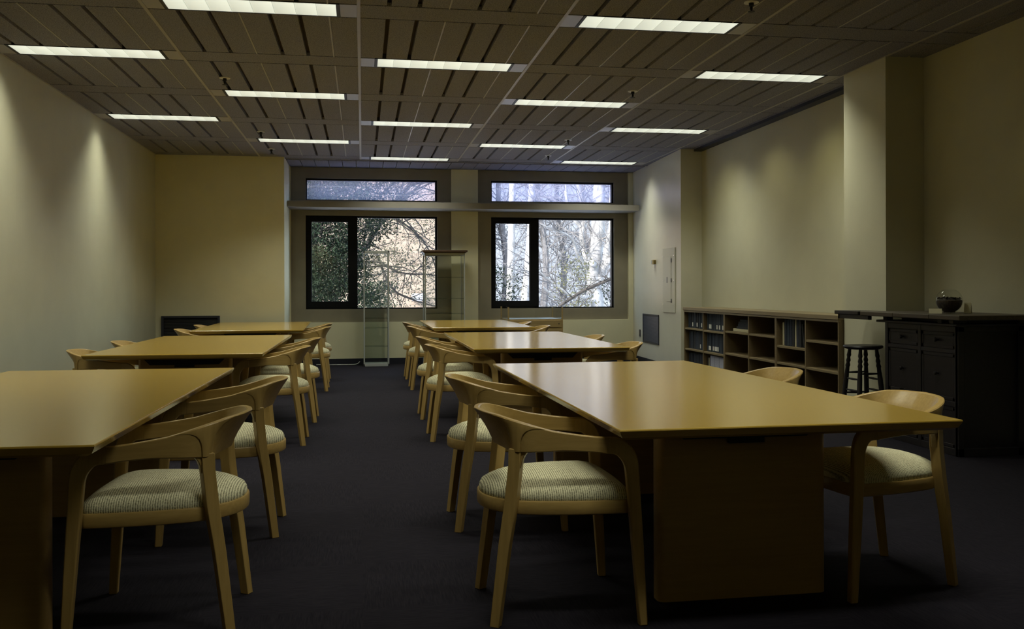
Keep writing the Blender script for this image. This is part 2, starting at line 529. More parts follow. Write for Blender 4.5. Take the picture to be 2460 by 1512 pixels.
# niche end of the ceiling: slot, then short boards
for k in range(0, 28):
    x0 = -1.18 + k*0.2177
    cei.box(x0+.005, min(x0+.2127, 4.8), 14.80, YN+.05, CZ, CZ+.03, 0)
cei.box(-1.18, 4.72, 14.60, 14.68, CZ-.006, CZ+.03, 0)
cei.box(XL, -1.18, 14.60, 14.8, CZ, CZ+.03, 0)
cei.box(-1.05, 4.70, 14.70, 14.79, CZ+.015, CZ+.03, 3)
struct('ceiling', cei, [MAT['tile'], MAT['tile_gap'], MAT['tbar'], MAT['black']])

# dark slot along the right wall
slot = MB().box(4.80, 4.915, 8.16, 12.83, CZ-.035, CZ-.001)
tag(slot.build('slot_diffuser', MAT['base']), 'long dark slot vent along ceiling above the bookcase wall', 'vent')

# ------------------------------------------------------------------ ceiling troffers
LENS = M('glowing troffer lens', (0.8, 0.8, 0.78), 0.5)
def lens_nodes():
    nt = LENS.node_tree
    b = nt.nodes['Principled BSDF']
    tc = nt.nodes.new('ShaderNodeTexCoord')
    sp = nt.nodes.new('ShaderNodeSeparateXYZ')
    nt.links.new(tc.outputs['Object'], sp.inputs[0])
    def mth(op, x, y):
        q = nt.nodes.new('ShaderNodeMath'); q.operation = op
        if hasattr(x, 'is_linked'): nt.links.new(x, q.inputs[0])
        else: q.inputs[0].default_value = x
        if hasattr(y, 'is_linked'): nt.links.new(y, q.inputs[1])
        else: q.inputs[1].default_value = y
        return q.outputs[0]
    # each of the eight lens cells is brighter towards one edge, dimmer towards its far corner
    fx = mth('FRACT', mth('MULTIPLY', mth('ADD', sp.outputs['X'], 0.612), 8/1.224), 0)
    fy = mth('MULTIPLY', mth('ADD', sp.outputs['Y'], 0.155), 3.2)
    v = mth('ADD', mth('MULTIPLY', fx, 0.25), mth('MULTIPLY', fy, -0.22))
    st_ = mth('MULTIPLY', mth('ADD', v, 0.88), LENS_GLOW)
    nt.links.new(st_, b.inputs['Emission Strength'])
    b.inputs['Emission Color'].default_value = (0.80, 0.84, 0.70, 1)
lens_nodes()
def make_troffer():
    e = empty('ceiling_troffer', (0, 0, 0))
    hl, hw = .612, SH
    r = MB()
    for s_ in (-1, 1):
        r.box(-hl, hl, s_*hw-.004, s_*hw+.008, -.002, .05)
        r.box(s_*hl-.012, s_*hl+.012, -hw, hw, -.003, .05)
    r.box(-hl, hl, -hw, hw, .06, .10)
    r.build('rim', MAT['housing'], e)
    MB().box(-hl+.012, hl-.012, -hw+.006, hw-.006, .001, .012).build('diffuser', LENS, e)
    for k in range(1, 8):
        x = -hl + 2*hl*k/8
        MB().box(x-.002, x+.002, -hw+.008, hw-.008, -.0015, .001).build('louver_blade', MAT['louver'], e)
    for s_ in (-1, 1):
        a, b_ = sorted((s_*(hl+.015), s_*(MOD/2-.014)))
        MB().box(a, b_, -hw+.004, hw-.004, -.001, .02).build('end_filler', MAT['filler'], e)
    ld = bpy.data.lights.new('troffer_light', 'AREA')
    ld.shape = 'RECTANGLE'; ld.size = 1.15; ld.size_y = .27
    ld.energy = TROFFER_POWER; ld.color = (0.97, 0.98, 0.80)
    ld.spread = math.radians(113)
    lo = bpy.data.objects.new('troffer_light', ld); COL.objects.link(lo)
    lo.parent = e; lo.location = (0, 0, -.005)
    return e
TN = {(-1,1): 'largest ceiling light, cut by the top edge of the photo, left of centre',
 (1,1): 'long ceiling light at upper right of centre, nearest on that side',
 (-2,2): 'ceiling light at far left, nearest along the left wall',
 (0,2): 'ceiling light in the middle bay, nearest of the middle column',
 (2,2): 'ceiling light near the pillar, rightmost of all lights',
 (-1,3): 'second ceiling light of the left centre column, beyond the largest one',
 (1,3): 'second ceiling light of the right centre column',
 (-2,4): 'second ceiling light along the left wall, above the wall scallop',
 (0,4): 'second ceiling light of the middle column',
 (2,4): 'second ceiling light of the rightmost column, beyond the pillar',
 (-1,5): 'farthest ceiling light of the left centre column',
 (1,5): 'farthest ceiling light of the right centre column, beside a sprinkler',
 (0,6): 'ceiling light right in front of the left window',
 (2,6): 'ceiling light right in front of the right window, beside the service wall',
 (-2,0): 'ceiling light along the left wall above the near left table, out of view',
 (1,-1): 'ceiling light over the near right table, out of view',
 (0,-2): 'ceiling light over the aisle between the near tables, out of view',
 (0,0): 'ceiling light over the near tables, above the top edge of the view'}
tro = None
for (b_, row) in TROFF:
    o = make_troffer() if tro is None else copy_tree(tro)
    if tro is None: tro = o
    o.location = (XA + MOD*(b_+.5), YR + (row-2)*MOD, CZ)
    tag(o, TN[(b_, row)], 'ceiling light', 'ceiling troffers')

# wall washers close to the walls (recessed lamps in the ceiling edge), plus added fill behind the camera
def wash(x, y, tx, ty, power, col=(1.0, 0.95, 0.46), ang=62, blend=.9):
    ld = bpy.data.lights.new('wash_fill_spot', 'SPOT')
    ld.energy = power; ld.color = col; ld.spot_size = math.radians(ang); ld.spot_blend = blend
    ld.shadow_soft_size = .04
    o = bpy.data.objects.new('wash_fill_spot', ld); COL.objects.link(o)
    o.location = (x, y, CZ-.03)
    o.rotation_euler = (Vector((tx, ty, 0.6)) - Vector((x, y, CZ))).to_track_quat('-Z', 'Y').to_euler()
for y in (5.85, 8.70, 11.55): wash(XL+.22, y, XL-.05, y, SPOT_POWER*.22, ang=48, blend=1.0)
wash(4.42, 14.5, 4.66, 14.5, SPOT_POWER*.25)
for x in (-1.6, 1.0, 3.4): wash(x, YF+.5, x, YF, SPOT_POWER*4.2, ang=95)  # added fill: unseen spots bounced off the rear wall
for y in (9.0, 10.4, 11.8): wash(XR-.75, y, XR, y, SPOT_POWER*.8, ang=115, blend=1.0)
wash(4.25, 7.78, 4.60, 7.78, SPOT_POWER*.1)
wash(XR-.4, 5.6, XR, 5.6, SPOT_POWER*.25, ang=90)

# ------------------------------------------------------------------ sprinklers
def make_sprinkler():
    e = empty('sprinkler', (0, 0, 0))
    MB().lathe([(.0, 0), (.052, 0), (.052, -.006), (.0, -.008)], seg=20).build('escutcheon', MAT['escutcheon'], e, smooth=True)
    MB().lathe([(.018, -.006), (.018, -.03), (.010, -.032), (.010, -.055), (.006, -.056), (.006, -.07)], seg=12) \
        .lathe([(.0, -.066), (.024, -.067), (.024, -.070), (.0, -.071)], seg=14).build('head', MAT['black'], e, smooth=True)
    return e
spr = None
for (x, y, lab) in (((-1.30, 9.167, 'dark sprinkler head at the left end of the second left centre light')),
                    ((-1.283, 12.21, 'small dark sprinkler head before the farthest left centre light')),
                    ((-1.294, 13.705, 'small dark sprinkler head above the flat wall left of the windows')),
                    ((2.763, 9.152, 'sprinkler head between the rightmost and right centre lights')),
                    ((2.789, 12.274, 'sprinkler head at the end of the farthest right centre light')),
                    ((2.817, 13.775, 'sprinkler head nearest the right window')),
                    ((2.742, 6.178, 'sprinkler head at the top edge of the photo on the right'))):
    o = make_sprinkler() if spr is None else copy_tree(spr)
    spr = spr or o
    o.location = (x, y, CZ)
    tag(o, lab, 'sprinkler', 'ceiling sprinkler heads')

# ------------------------------------------------------------------ library tables
TW, TD, TZ = 1.3194, 2.8849, 0.77
def make_table():
    e = empty('library_table', (0, 0, 0))
    # top with an under-bevelled edge
    prof = [(0.030, -.040), (0.012, -.030), (0.003, -.014), (0.000, -.006), (0.0008, -.002), (0.0028, 0.0)]
    rings = []
    for ins, dz in prof:
        x, y = TW/2-ins, TD/2-ins
        rings.append([(-x, -y, TZ+dz), (x, -y, TZ+dz), (x, y, TZ+dz), (-x, y, TZ+dz)])
    MB().rings(rings).build('tabletop', MAT['top'], e)
    for s_ in (-1, 1):
        yc = s_*(TD/2 - .50)
        a, r = .363, .03
        ring = []
        for (cx, cy, a0) in ((a-r, .045-r, 0), (-a+r, .045-r, 90), (-a+r, -.045+r, 180), (a-r, -.045+r, 270)):
            for q in range(5):
                t = math.radians(a0 + 22.5*q)
                ring.append((cx + r*math.cos(t), yc + cy + r*math.sin(t)))
        MB().rings([[(x, y, 0) for x, y in ring], [(x, y, TZ-.039) for x, y in ring]]).build('pedestal', MAT['ped'], e, smooth=True)
    tr = MB()
    sec = [(-.34, TZ-.041), (.34, TZ-.041), (.265, TZ-.115), (-.265, TZ-.115)]
    tr.rings([[(x, -TD/2+.435, z) for x, z in sec], [(x, TD/2-.435, z) for x, z in sec]])
    tr.box(-.075, .075, -TD/2+.425, -TD/2+.45, TZ-.135, TZ-.11)
    tr.build('cable_tray', MAT['tray'], e)
    return e
TABS = [(1.522, 4.5255, .0122, 'near light wood library table right of the aisle, nearest the camera'),
        (1.5633, 8.8838, -.0034, 'second light wood library table right of the aisle, brightly reflecting the window'),
        (1.5427, 13.0193, -.0029, 'farthest light wood library table right of the aisle, before the display cases'),
        (-1.4741, 4.5284, -.015, 'near light wood library table left of the aisle, cut by the left photo edge'),
        (-1.4112, 8.7254, -.0018, 'middle light wood library table left of the aisle'),
        (-1.3964, 12.7947, .0221, 'farthest light wood library table left of the aisle, before the dark return grille')]
tab = None
for (x, y, rz, lab) in TABS:
    o = make_table() if tab is None else copy_tree(tab)
    tab = tab or o
    o.location = (x, y, 0); o.rotation_euler = (0, 0, rz)
    tag(o, lab, 'table', 'library tables')

# ------------------------------------------------------------------ armchairs (local +x is the front)
ARM = [(.155,.283), (.05,.281), (-.08,.272), (-.17,.252), (-.245,.200), (-.295,.115), (-.318,0)]
half = catmull([(x, y, 0) for x, y in ARM], 20)
PLAN = half + [Vector((p.x, -p.y, 0)) for p in reversed(half[:-1])]
def arm_z(x):   # bottom and top edges of the band
    top = lin(x, [-.32, -.26, -.17, -.05, .08, .16, .3], [.792, .786, .762, .729, .709, .701, .690])
    bot = lin(x, [-.32, -.24, -.15, .0, .1, .16, .3], [.648, .644, .650, .656, .648, .640, .635])
    return bot, top
def band_frame(i):
    p = PLAN[i]
    t = (PLAN[min(i+1, len(PLAN)-1)] - PLAN[max(i-1, 0)]).normalized()
    n = Vector((-t.y, t.x, 0))
    if n.dot(Vector((p.x+.02, p.y, 0))) < 0: n = -n
    if p.x > 0: n = Vector((0, 1 if p.y > 0 else -1, 0))
    bot, top = arm_z(p.x)
    w = max(0., min(1., (-p.x - .150)/.155)); w = w*w*(3-2*w)
    lean = .082*w
    return p, n, bot, top, lean, w
def band_out(i, v, off=0.0):
    """point on the outer face: v 0 at the bottom, 1 at the top"""
    p, n, bot, top, lean, w = band_frame(i)
    con = -.016*w*math.sin(PI*v)*.8
    d = -lean*(1-v)**1.25 + con + off
    q = p + n*d
    return Vector((q.x, q.y, bot + (top-bot)*v))
def make_backrest(e):
    rings = []
    for i in range(len(PLAN)):
        p, n, bot, top, lean, w = band_frame(i)
        ring = [band_out(i, v) for v in (0, .15, .35, .55, .75, .92, 1)]
        tt = .028 - .006*w
        for v in (1, .92, .7, .45, .2, 0):
            q = band_out(i, v)
            con = -.016*w*math.sin(PI*v)*.8
            th = tt + con*0.6
            ring.append(Vector((q.x, q.y, q.z)) - n*max(.014, th + .012*w*math.sin(PI*v)))
        rings.append(ring)
    return MB().rings(rings).build('backrest', MAT['chair'], e, smooth=True, bevel=.004, seg=2, angle=50)
def leg_ring(x, y, z, hx, hy, tx=0.0):
    """rectangular section; tx tilts it in the xz plane"""
    c, s = math.cos(tx), math.sin(tx)
    return [(x + a*c, y + b, z + a*s) for a, b in ((-hx, -hy), (hx, -hy), (hx, hy), (-hx, hy))]
def make_chair():
    e = empty('armchair', (0, 0, 0))
    make_backrest(e)
    for sy in (-1, 1):
        # front leg bends into the arm
        rs = [leg_ring(.283, sy*.300, 0, .0165, .0155), leg_ring(.264, sy*.293, .30, .0215, .0170), leg_ring(.246, sy*.286, .575, .0255, .0155)]
        for k in range(1, 9):
            a = math.radians(90*k/8)
            cx, cz, r = .172, .582, .073
            rs.append(leg_ring(cx + r*math.cos(a), sy*(.286-.017*k/8), cz + (.671-.582)*math.sin(a), lin(k, [0, 4, 8], [.0255, .031, .031]), .0142, a))
        rs.append(leg_ring(.12, sy*.2685, .673, .029, .0120, math.radians(92)))
        MB().rings(rs).build('front_leg', MAT['chair_leg'], e, smooth=True, bevel=.005, seg=2, angle=50)
        # back leg, trumpet shaped at its top where it flows into the band
        m = MB()
        i0 = min(range(len(PLAN)), key=lambda i: (PLAN[i].x+.188)**2 + (PLAN[i].y-sy*.24)**2)
        _, n0, _, _, _, _ = band_frame(i0)
        t0_ = Vector((-n0.y, n0.x, 0))
        o0 = band_out(i0, .06, .013)
        def lring(z, hx, hy, dx):
            c = Vector((o0.x, o0.y, 0)) - n0*hy + Vector((dx, 0, 0))
            return [(c.x + a*t0_.x + b*n0.x, c.y + a*t0_.y + b*n0.y, z) for a, b in ((-hx, -hy), (hx, -hy), (hx, hy), (-hx, hy))]
        m.rings([lring(0, .0185, .0165, -.078), lring(.30, .0215, .019, -.042), lring(.47, .0235, .021, -.016),
                 lring(.60, .0235, .021, -.002), lring(.662, .0240, .020, 0)])
        lev = [(.02, .024, .013), (.25, .025, .012), (.45, .028, .010), (.62, .036, .008), (.75, .048, .006), (.86, .068, .004), (.95, .098, .0025), (.985, .12, .0015)]
        def walk(i, d):     # index offset for an arc length
            acc, j, st = 0.0, i, (1 if d > 0 else -1)
            while 0 < j < len(PLAN)-1 and acc < abs(d):
                nx = j + st; seg = (PLAN[nx]-PLAN[j]).length
                if acc + seg >= abs(d): return j + st*(abs(d)-acc)/seg
                acc += seg; j = nx
            return float(j)
        def bo(fi, v, off):
            i = int(math.floor(fi)); u = fi - i; j = min(i+1, len(PLAN)-1)
            return band_out(i, v, off)*(1-u) + band_out(j, v, off)*u
        grid = [[bo(walk(i0, hw*q), v, off*(1-.55*abs(q)**3)) for q in (-1, -.66, -.33, 0, .33, .66, 1)] for v, hw, off in lev]
        back = [[bo(walk(i0, hw*q), v, -.004) for q in (-1, -.66, -.33, 0, .33, .66, 1)] for v, hw, off in lev]
        rr = [g + list(reversed(b)) for g, b in zip(grid, back)]
        m.rings(rr)
        # fillet between the leg and the underside of the arm
        fr = []
        fd = t0_ if t0_.x > 0 else -t0_
        for z, w_ in ((.590, .0), (.618, .005), (.636, .012), (.649, .022), (.657, .034)):
            c0 = Vector((o0.x, o0.y, 0)) - n0*.0205 + fd*.016
            c1 = c0 + fd*(.007 + w_)
            fr.append([(c0-n0*.0115)[:2] + (z,), (c1-n0*.0115 + Vector((0, sy*w_*.12, 0)))[:2] + (z,), (c1+n0*.0115 + Vector((0, sy*w_*.12, 0)))[:2] + (z,), (c0+n0*.0115)[:2] + (z,)])
        m.rings(fr)
        m.build('back_leg', MAT['chair_leg'], e, smooth=True, bevel=.004, seg=2, angle=55)
    # seat outline
    out = []
    key = [(.272, 0), (.268, .12), (.262, .215), (.245, .262), (.20, .272), (.05, .266), (-.10, .243), (-.185, .212), (-.255, .150), (-.293, .075), (-.303, 0)]
    hf = catmull([(x, y, 0) for x, y in key], 30)
    out = hf + [Vector((p.x, -p.y, 0)) for p in reversed(hf[1:-1])]
    def ring(off, z):
        rr = []
        n = len(out)
        for i, p in enumerate(out):
            t = (out[(i+1) % n] - out[i-1]).normalized()
            nn = Vector((-t.y, t.x, 0))
            if nn.dot(p) < 0: nn = -nn
            q = p - nn*off
            rr.append((q.x, q.y, z))
        return rr
    MB().rings([ring(.010, .410), ring(.002, .414), ring(0, .420), ring(0, .458), ring(.003, .463), ring(.016, .464)]).build('seat_frame', MAT['chair'], e, smooth=True)
    cu = MB()
    rr = [ring(.014, .455), ring(.008, .468), ring(.009, .482), ring(.018, .498)]
    for f_, z in ((.90, .510), (.80, .522), (.65, .534), (.48, .543), (.30, .549), (.12, .552)):
        rr.append([(p.x*f_*.965 + (1-f_)*-.01, p.y*f_*.965, z) for p in out])
    cu.rings(rr)
    cu.build('seat_cushion', MAT['fabric'], e, smooth=True)
    return e
CH = [ # x, y, heading (deg), label
 (.752, 3.615, 0, 'wooden armchair at the near right table, aisle side, closest to the camera'),
 (.755, 4.965, 0, 'wooden armchair at the near right table, aisle side, farther one'),
 (.835, 7.80, 0, 'wooden armchair at the middle right table, aisle side, nearer one'),
 (.835, 9.10, 0, 'wooden armchair at the middle right table, aisle side, farther one'),
 (.875, 11.72, 0, 'wooden armchair at the farthest right table, aisle side, nearer one'),
 (.875, 13.10, 0, 'wooden armchair at the farthest right table, aisle side, beside the glass cabinets'),
 (2.185, 3.735, 186, 'wooden armchair turned slightly at the near right table, before the black cabinet'),
 (2.195, 5.03, 181, 'wooden armchair behind the near right table, before the bookcase, only its back showing'),
 (2.115, 7.80, 180, 'wooden armchair at the middle right table, wall side, nearer one'),
 (2.115, 9.08, 180, 'wooden armchair at the middle right table, wall side, farther one'),
 (2.075, 11.60, 180, 'wooden armchair at the farthest right table, wall side, nearer one before the low case'),
 (2.08, 12.95, 180, 'wooden armchair at the farthest right table, wall side, mostly hidden before the low case'),
 (-.742, 3.72, 179, 'wooden armchair at the near left table, closest to the camera'),
 (-.705, 5.02, 180, 'wooden armchair at the near left table, farther one'),
 (-.735, 7.79, 180, 'wooden armchair at the middle left table, aisle side, nearer one'),
 (-.71, 9.09, 180, 'wooden armchair at the middle left table, aisle side, farther one'),
 (-.70, 11.78, 180, 'wooden armchair at the farthest left table, aisle side, nearer one'),
 (-.72, 12.95, 180, 'wooden armchair at the farthest left table, aisle side, farther one'),
 (-1.97, 7.68, 0, 'wooden armchair at the middle left table, wall side, nearer one'),
 (-1.96, 8.92, 0, 'wooden armchair at the middle left table, wall side, farther one'),
 (-1.91, 11.50, 0, 'wooden armchair at the farthest left table, wall side, nearer one before the grille'),
 (-1.90, 12.75, 0, 'wooden armchair at the farthest left table, wall side, mostly hidden before the grille')]
cha = None
for (x, y, h, lab) in CH:
    o = make_chair() if cha is None else copy_tree(cha)
    cha = cha or o
    o.location = (x, y, 0); o.rotation_euler = (0, 0, math.radians(h))
    tag(o, lab, 'chair', 'wooden armchairs at the library tables')

# ------------------------------------------------------------------ bookcases along the right wall
BX0, BX1 = 4.50, 4.915
UNITS = [(12.445, 10.985, (.71, .42), (.705, .42)), (10.985, 9.525, (.728, .452), (.728, .452)), (9.525, 8.16, (.635, .452), (.732, .45))]
BLAB = ['brown oak bookcase unit full of dark bound volumes, farthest along the wall',
        'brown oak bookcase unit in the middle of the row, with one small stack',
        'brown oak bookcase unit next to the pillar, nearest the bar']
for u, (ya, yb, sa, sb) in enumerate(UNITS):
    e = empty('bookcase', ((BX0+BX1)/2, (ya+yb)/2, 0), 0, BLAB[u], 'bookcase', 'low bookcases along the right wall')
    hx, hy = (BX1-BX0)/2, (ya-yb)/2 - .001
    ym = 0.0
    for y in (-hy, hy-.022): MB().box(-hx, hx, y, y+.022, 0, .955).build('side_panel', MAT['case'], e, bevel=.002)
    MB().box(-hx+.004, hx, -.011, .011, .05, .955).build('divider', MAT['case'], e)
    MB().box(hx-.012, hx, -hy+.02, hy-.02, .0, .955).build('back_panel', MAT['case'], e)
    MB().box(-hx+.03, hx-.01, -hy+.02, hy-.02, 0, .08).build('plinth', MAT['case'], e)
    for (y0, y1, zz) in ((.011, hy-.022, sa), (-hy+.022, -.011, sb)):
        for z in zz + (.10,):
            MB().box(-hx+.006, hx-.012, y0, y1, z-.024, z).build('shelf', MAT['case_top'], e, bevel=.002)
tp = MB().box(BX0-.012, BX1, 8.155, 12.455, .955, .998)
tp.box(BX0-.004, BX0+.02, 8.158, 12.45, .930, .9555)
tag(tp.build('wooden_countertop', MAT['case_top'], bevel=.003), 'long continuous wooden top over the three low bookcases', 'countertop')

def book_mesh(name, d, w, h, mat, label_z=None, lm=None):
    """spine faces -x; origin at the foot of the spine"""
    e = empty(name, (0, 0, 0))
    c = MB()
    c.box(0, d, -w/2, w/2, 0, h)
    c.build('cover', mat, e, bevel=min(.003, w*.2))
    MB().box(.004, d+.001, -w/2+.003, w/2-.003, h-.002, h+.0008).build('pages', MAT['book_cream'], e)
    if label_z:
        MB().box(-.0015, 0.001, -w*.36, w*.36, label_z, label_z+.055).build('spine_label', MAT['spine_label'], e)
    return e
BOOKN = {}
def put_book(x, y, z, d, w, h, mat, lz, lab, group, tilt=0.0, name='book'):
    key = (round(d, 3), round(w, 3), round(h, 3), mat, bool(lz))
    if key in BOOKN: o = copy_tree(BOOKN[key])
    else:
        o = book_mesh(name, d, w, h, MAT[mat], lz); BOOKN[key] = o
    o.location = (x, y, z); o.rotation_euler = (tilt, 0, 0)
    tag(o, lab, 'book', group)
    return o
def shelf_row(yhi, ylo, z, hgt, mats, labelled, where, group, seedn, inset=.05):
    rnd = random.Random(seedn)
    y = yhi
    k = 0
    while True:
        w = rnd.choice((.046, .052, .058))
        if y - w < ylo: break
        h = hgt - rnd.choice((0, .006, .012))
        mt = mats[(k*7 + seedn) % len(mats)]
        lz = .022 if k in labelled else None
        nm = {'book_navy': 'navy', 'book_teal': 'slate blue', 'book_grey': 'charcoal'}[mt]
        lab = '%s bound volume %s, %s' % (nm, 'with white spine label' if lz else 'with plain spine', where)
        put_book(BX0 + inset + rnd.choice((0, .004, .008)), y-w/2, z, .24, w-.003, h, mt, lz, lab, group, 0)
        y -= w
        k += 1
dk = ['book_navy', 'book_teal', 'book_navy', 'book_grey']
shelf_row(12.40, 11.735, .711, .215, dk, (3, 6, 9), 'top shelf, leftmost compartment of the bookcases', 'volumes top left', 1)
shelf_row(11.69, 11.02, .706, .225, ['book_teal', 'book_navy'], (1, 2, 6, 8, 10, 11), 'top shelf, second compartment from the left', 'volumes top second', 2)
shelf_row(12.40, 11.735, .421, .250, dk, (9,), 'middle shelf, leftmost compartment of the bookcases', 'volumes middle left', 3)
shelf_row(11.69, 11.02, .421, .250, ['book_teal', 'book_navy'], (1, 2, 4, 5, 6, 7), 'middle shelf, second compartment from the left', 'volumes middle second', 4)
shelf_row(12.40, 11.735, .101, .265, ['book_grey', 'book_navy'], (), 'bottom shelf, leftmost compartment of the bookcases', 'volumes bottom left', 5)
for i, (y, w) in enumerate(((11.655, .03), (11.62, .03), (11.58, .034))):
    put_book(BX0+.05, y, .101, .22, w, .235, 'book_cream' if i == 1 else 'book_grey', None,
             ('thin cream book' if i == 1 else 'thin charcoal book') + ' beside the pale volumes on the bottom shelf' + (', left one' if i == 0 else ', right one' if i == 2 else ''), 'thin books on the bottom shelf')
for i, y in enumerate((11.475, 11.32, 11.165)):
    put_book(BX0+.04, y, .101, .26, .145, .275, 'book_pale', None,
             ['leftmost', 'middle', 'rightmost'][i] + ' of three thick pale lavender volumes on the bottom shelf', 'pale volumes on the bottom shelf')
# lying stack in the third compartment
zz = .729
for i, (w, h, mt, ln) in enumerate(((.23, .035, 'book_cream', .54), (.24, .03, 'book_grey', .46), (.22, .028, 'book_teal', .44), (.23, .03, 'book_grey', .45), (.20, .026, 'book_navy', .42))):
    e = empty('book', (BX0+.05+.01*i, 10.275 + ln/2, zz))
    MB().box(0, .24, -ln*.5, ln*.5, 0, h).build('cover', MAT[mt], e, bevel=.003)
    MB().box(-.0006, .236, -ln*.5+.008, ln*.5-.008, .005, h-.005).build('pages', MAT['book_cream' if i == 0 else 'book_grey'], e)
    tag(e, ['cream book at the bottom', 'charcoal book second from the bottom', 'slate blue book in the middle', 'charcoal book second from the top', 'navy book on top'][i] + ' of the lying stack', 'book', 'stack of lying books')
    zz += h
# tall books in the fifth compartment
for (y, w, h, mt, lab, tl) in ((9.44, .034, .25, 'book_cream', 'tall cream book at the left end of the tall row', 0),
                           (9.385, .05, .30, 'book_navy', 'tall navy folio right of the cream book', 0),
                           (9.325, .05, .285, 'book_teal', 'tall slate blue folio between two navy folios', 0),
                           (9.265, .05, .30, 'book_navy', 'tall navy folio left of the narrow cream spine', 0),
                           (9.205, .05, .295, 'book_grey', 'tall charcoal folio touching the narrow cream spine', 0),
                           (9.150, .028, .305, 'book_cream', 'tall narrow cream folio amid the dark folios', 0),
                           (9.105, .05, .30, 'book_navy', 'tall navy folio right of the narrow cream spine', 0),
                           (9.05, .045, .30, 'book_grey', 'tall charcoal folio near the leaning folder', 0)):
    put_book(BX0+.05, y, .636, .26, w, h, mt, None, lab, 'tall books near the pillar', tl)
put_book(BX0+.05, 8.96, .636, .26, .018, .25, 'book_grey', None, 'thin leaning charcoal folder at the right end of the tall row', 'tall books near the pillar', math.radians(-11))

# ------------------------------------------------------------------ black bar cabinet, its top and the stool
cab = empty('bar_cabinet', (4.595, 6.68, 0), 0, 'black stained wooden cabinet with small drawers and doors against the right wall', 'cabinet')
CX, CY = 4.665, 6.785
def B(mb, x0, x1, y0, y1, z0, z1): return mb.box(x0-CX, x1-CX, y0-CY, y1-CY, z0, z1)
m = MB()
B(m, 4.452, 4.985, 6.325, 7.25, .05, .975)
m.build('body', MAT['dark_wood'], cab, bevel=.004)
m = MB()
for y0, y1 in ((6.305, 6.345), (6.765, 6.805), (7.225, 7.268)): B(m, 4.440, 4.47, y0, y1, 0, .975)
for z0, z1 in ((0.0, .055), (.365, .405), (.765, .795), (.925, .975)): B(m, 4.442, 4.47, 6.31, 7.262, z0, z1)
B(m, 4.44, 4.985, 6.300, 6.335, 0, .06); B(m, 4.44, 4.985, 6.300, 6.335, .93, .975)
B(m, 4.94, 4.985, 6.300, 6.335, 0, .97); B(m, 4.44, 4.49, 6.300, 6.335, 0, .97)
m.build('face_frame', MAT['dark_wood'], cab, bevel=.003)
m = MB()
B(m, 4.395, 4.985, 6.255, 7.33, .972, .992)
m.build('cornice_board', MAT['dark_wood'], cab, bevel=.004)
m = MB()
for y in (6.30, 6.44, 7.18): B(m, 4.40, 4.46, y, y+.05, .990, 1.024)
B(m, 4.55, 4.98, 6.35, 7.2, .990, 1.024)
m.build('spacer_block', MAT['dark_wood'], cab, bevel=.003)
def front(y0, y1, z0, z1, name, pull_z, low=False):
    mm = MB()
    B(mm, 4.449, 4.462, y0+.004, y1-.004, z0+.004, z1-.004)
    for a in ((y0+.004, y0+.030, z0+.004, z1-.004), (y1-.030, y1-.004, z0+.004, z1-.004), (y0+.004, y1-.004, z0+.004, z0+.030), (y0+.004, y1-.004, z1-.030, z1-.004)):
        B(mm, 4.446, 4.462, *a)
    d = mm.build(name, MAT['dark_wood'], cab, bevel=.003)
    def knob(zc, r):
        k = MB()
        yc = (y0+y1)/2
        prof = [(.0, 0), (r*.55, 0), (r*.45, .010), (r*.95, .020), (r, .028), (r*.7, .036), (.0, .038)]
        rings = [[(4.450-h-CX, yc-CY + rr*math.cos(2*PI*a/14), zc + rr*math.sin(2*PI*a/14)) for a in range(14)] for rr, h in prof]
        k.rings(rings).build('knob', MAT['dark_wood'], d, smooth=True)
    knob(pull_z, .017)
    if low: knob(z0+.03, .009)
for y0, y1 in ((6.345, 6.765), (6.805, 7.225)):
    front(y0, y1, .795, .925, 'drawer', .862)
    front(y0, y1, .405, .765, 'cupboard_door', .605, True)
    front(y0, y1, .055, .365, 'lower_panel', .21)
bt = empty('bar_counter', (4.53, 6.795, 1.024), 0, 'worn dark plank bar top resting on the black cabinet, overhanging the stool', 'countertop')
m = MB()
for (y0, y1, x1) in ((6.09, 6.45, 4.985), (6.454, 6.93, 4.985), (6.934, 7.425, 4.985)):
    m.box(4.30-4.60, x1-4.60, y0-6.9, y1-6.9, 0.0, .036)
m.build('plank', MAT['bar_top'], bt, bevel=.006)
m = MB()
m.box(4.285-4.60, 4.535-4.60, 7.430-6.9, 7.83-6.9, .004, .036)
m.build('leaf', MAT['dark_wood'], bt, bevel=.005)
m = MB()
m.box(4.31-4.60, 4.345-4.60, 7.31-6.9, 7.81-6.9, -.034, .003)
m.box(4.31-4.60, 4.52-4.60, 7.78-6.9, 7.81-6.9, -.034, .003)
m.build('apron', MAT['dark_wood'], bt, bevel=.003)

st = empty('bar_stool', (4.365, 7.50, 0), math.radians(49), 'dark turned wood bar stool standing under the bar leaf beside the pillar', 'stool')
MB().lathe([(0, .722), (.135, .722), (.160, .732), (.168, .744), (.162, .756), (.12, .759), (0, .754)], seg=36).build('seat', MAT['dark_wood'], st, smooth=True)
legp = [(.014, 0), (.016, .02), (.020, .16), (.0215, .30), (.0215, .46), (.017, .56), (.022, .575), (.015, .60), (.021, .618), (.014, .645), (.020, .665), (.016, .69), (.014, .728)]
tops, feet = [], []
for k in range(4):
    a = k*PI/2
    r0, r1 = .195, .112
    mm = MB()
    rings = []
    for r, z in legp:
        rr = r0 + (r1-r0)*z/.73
        cx, cy = rr*math.cos(a), rr*math.sin(a)
        rings.append([(cx + r*math.cos(2*PI*q/12), cy + r*math.sin(2*PI*q/12), z) for q in range(12)])
    mm.rings(rings).build('leg', MAT['dark_wood'], st, smooth=True)
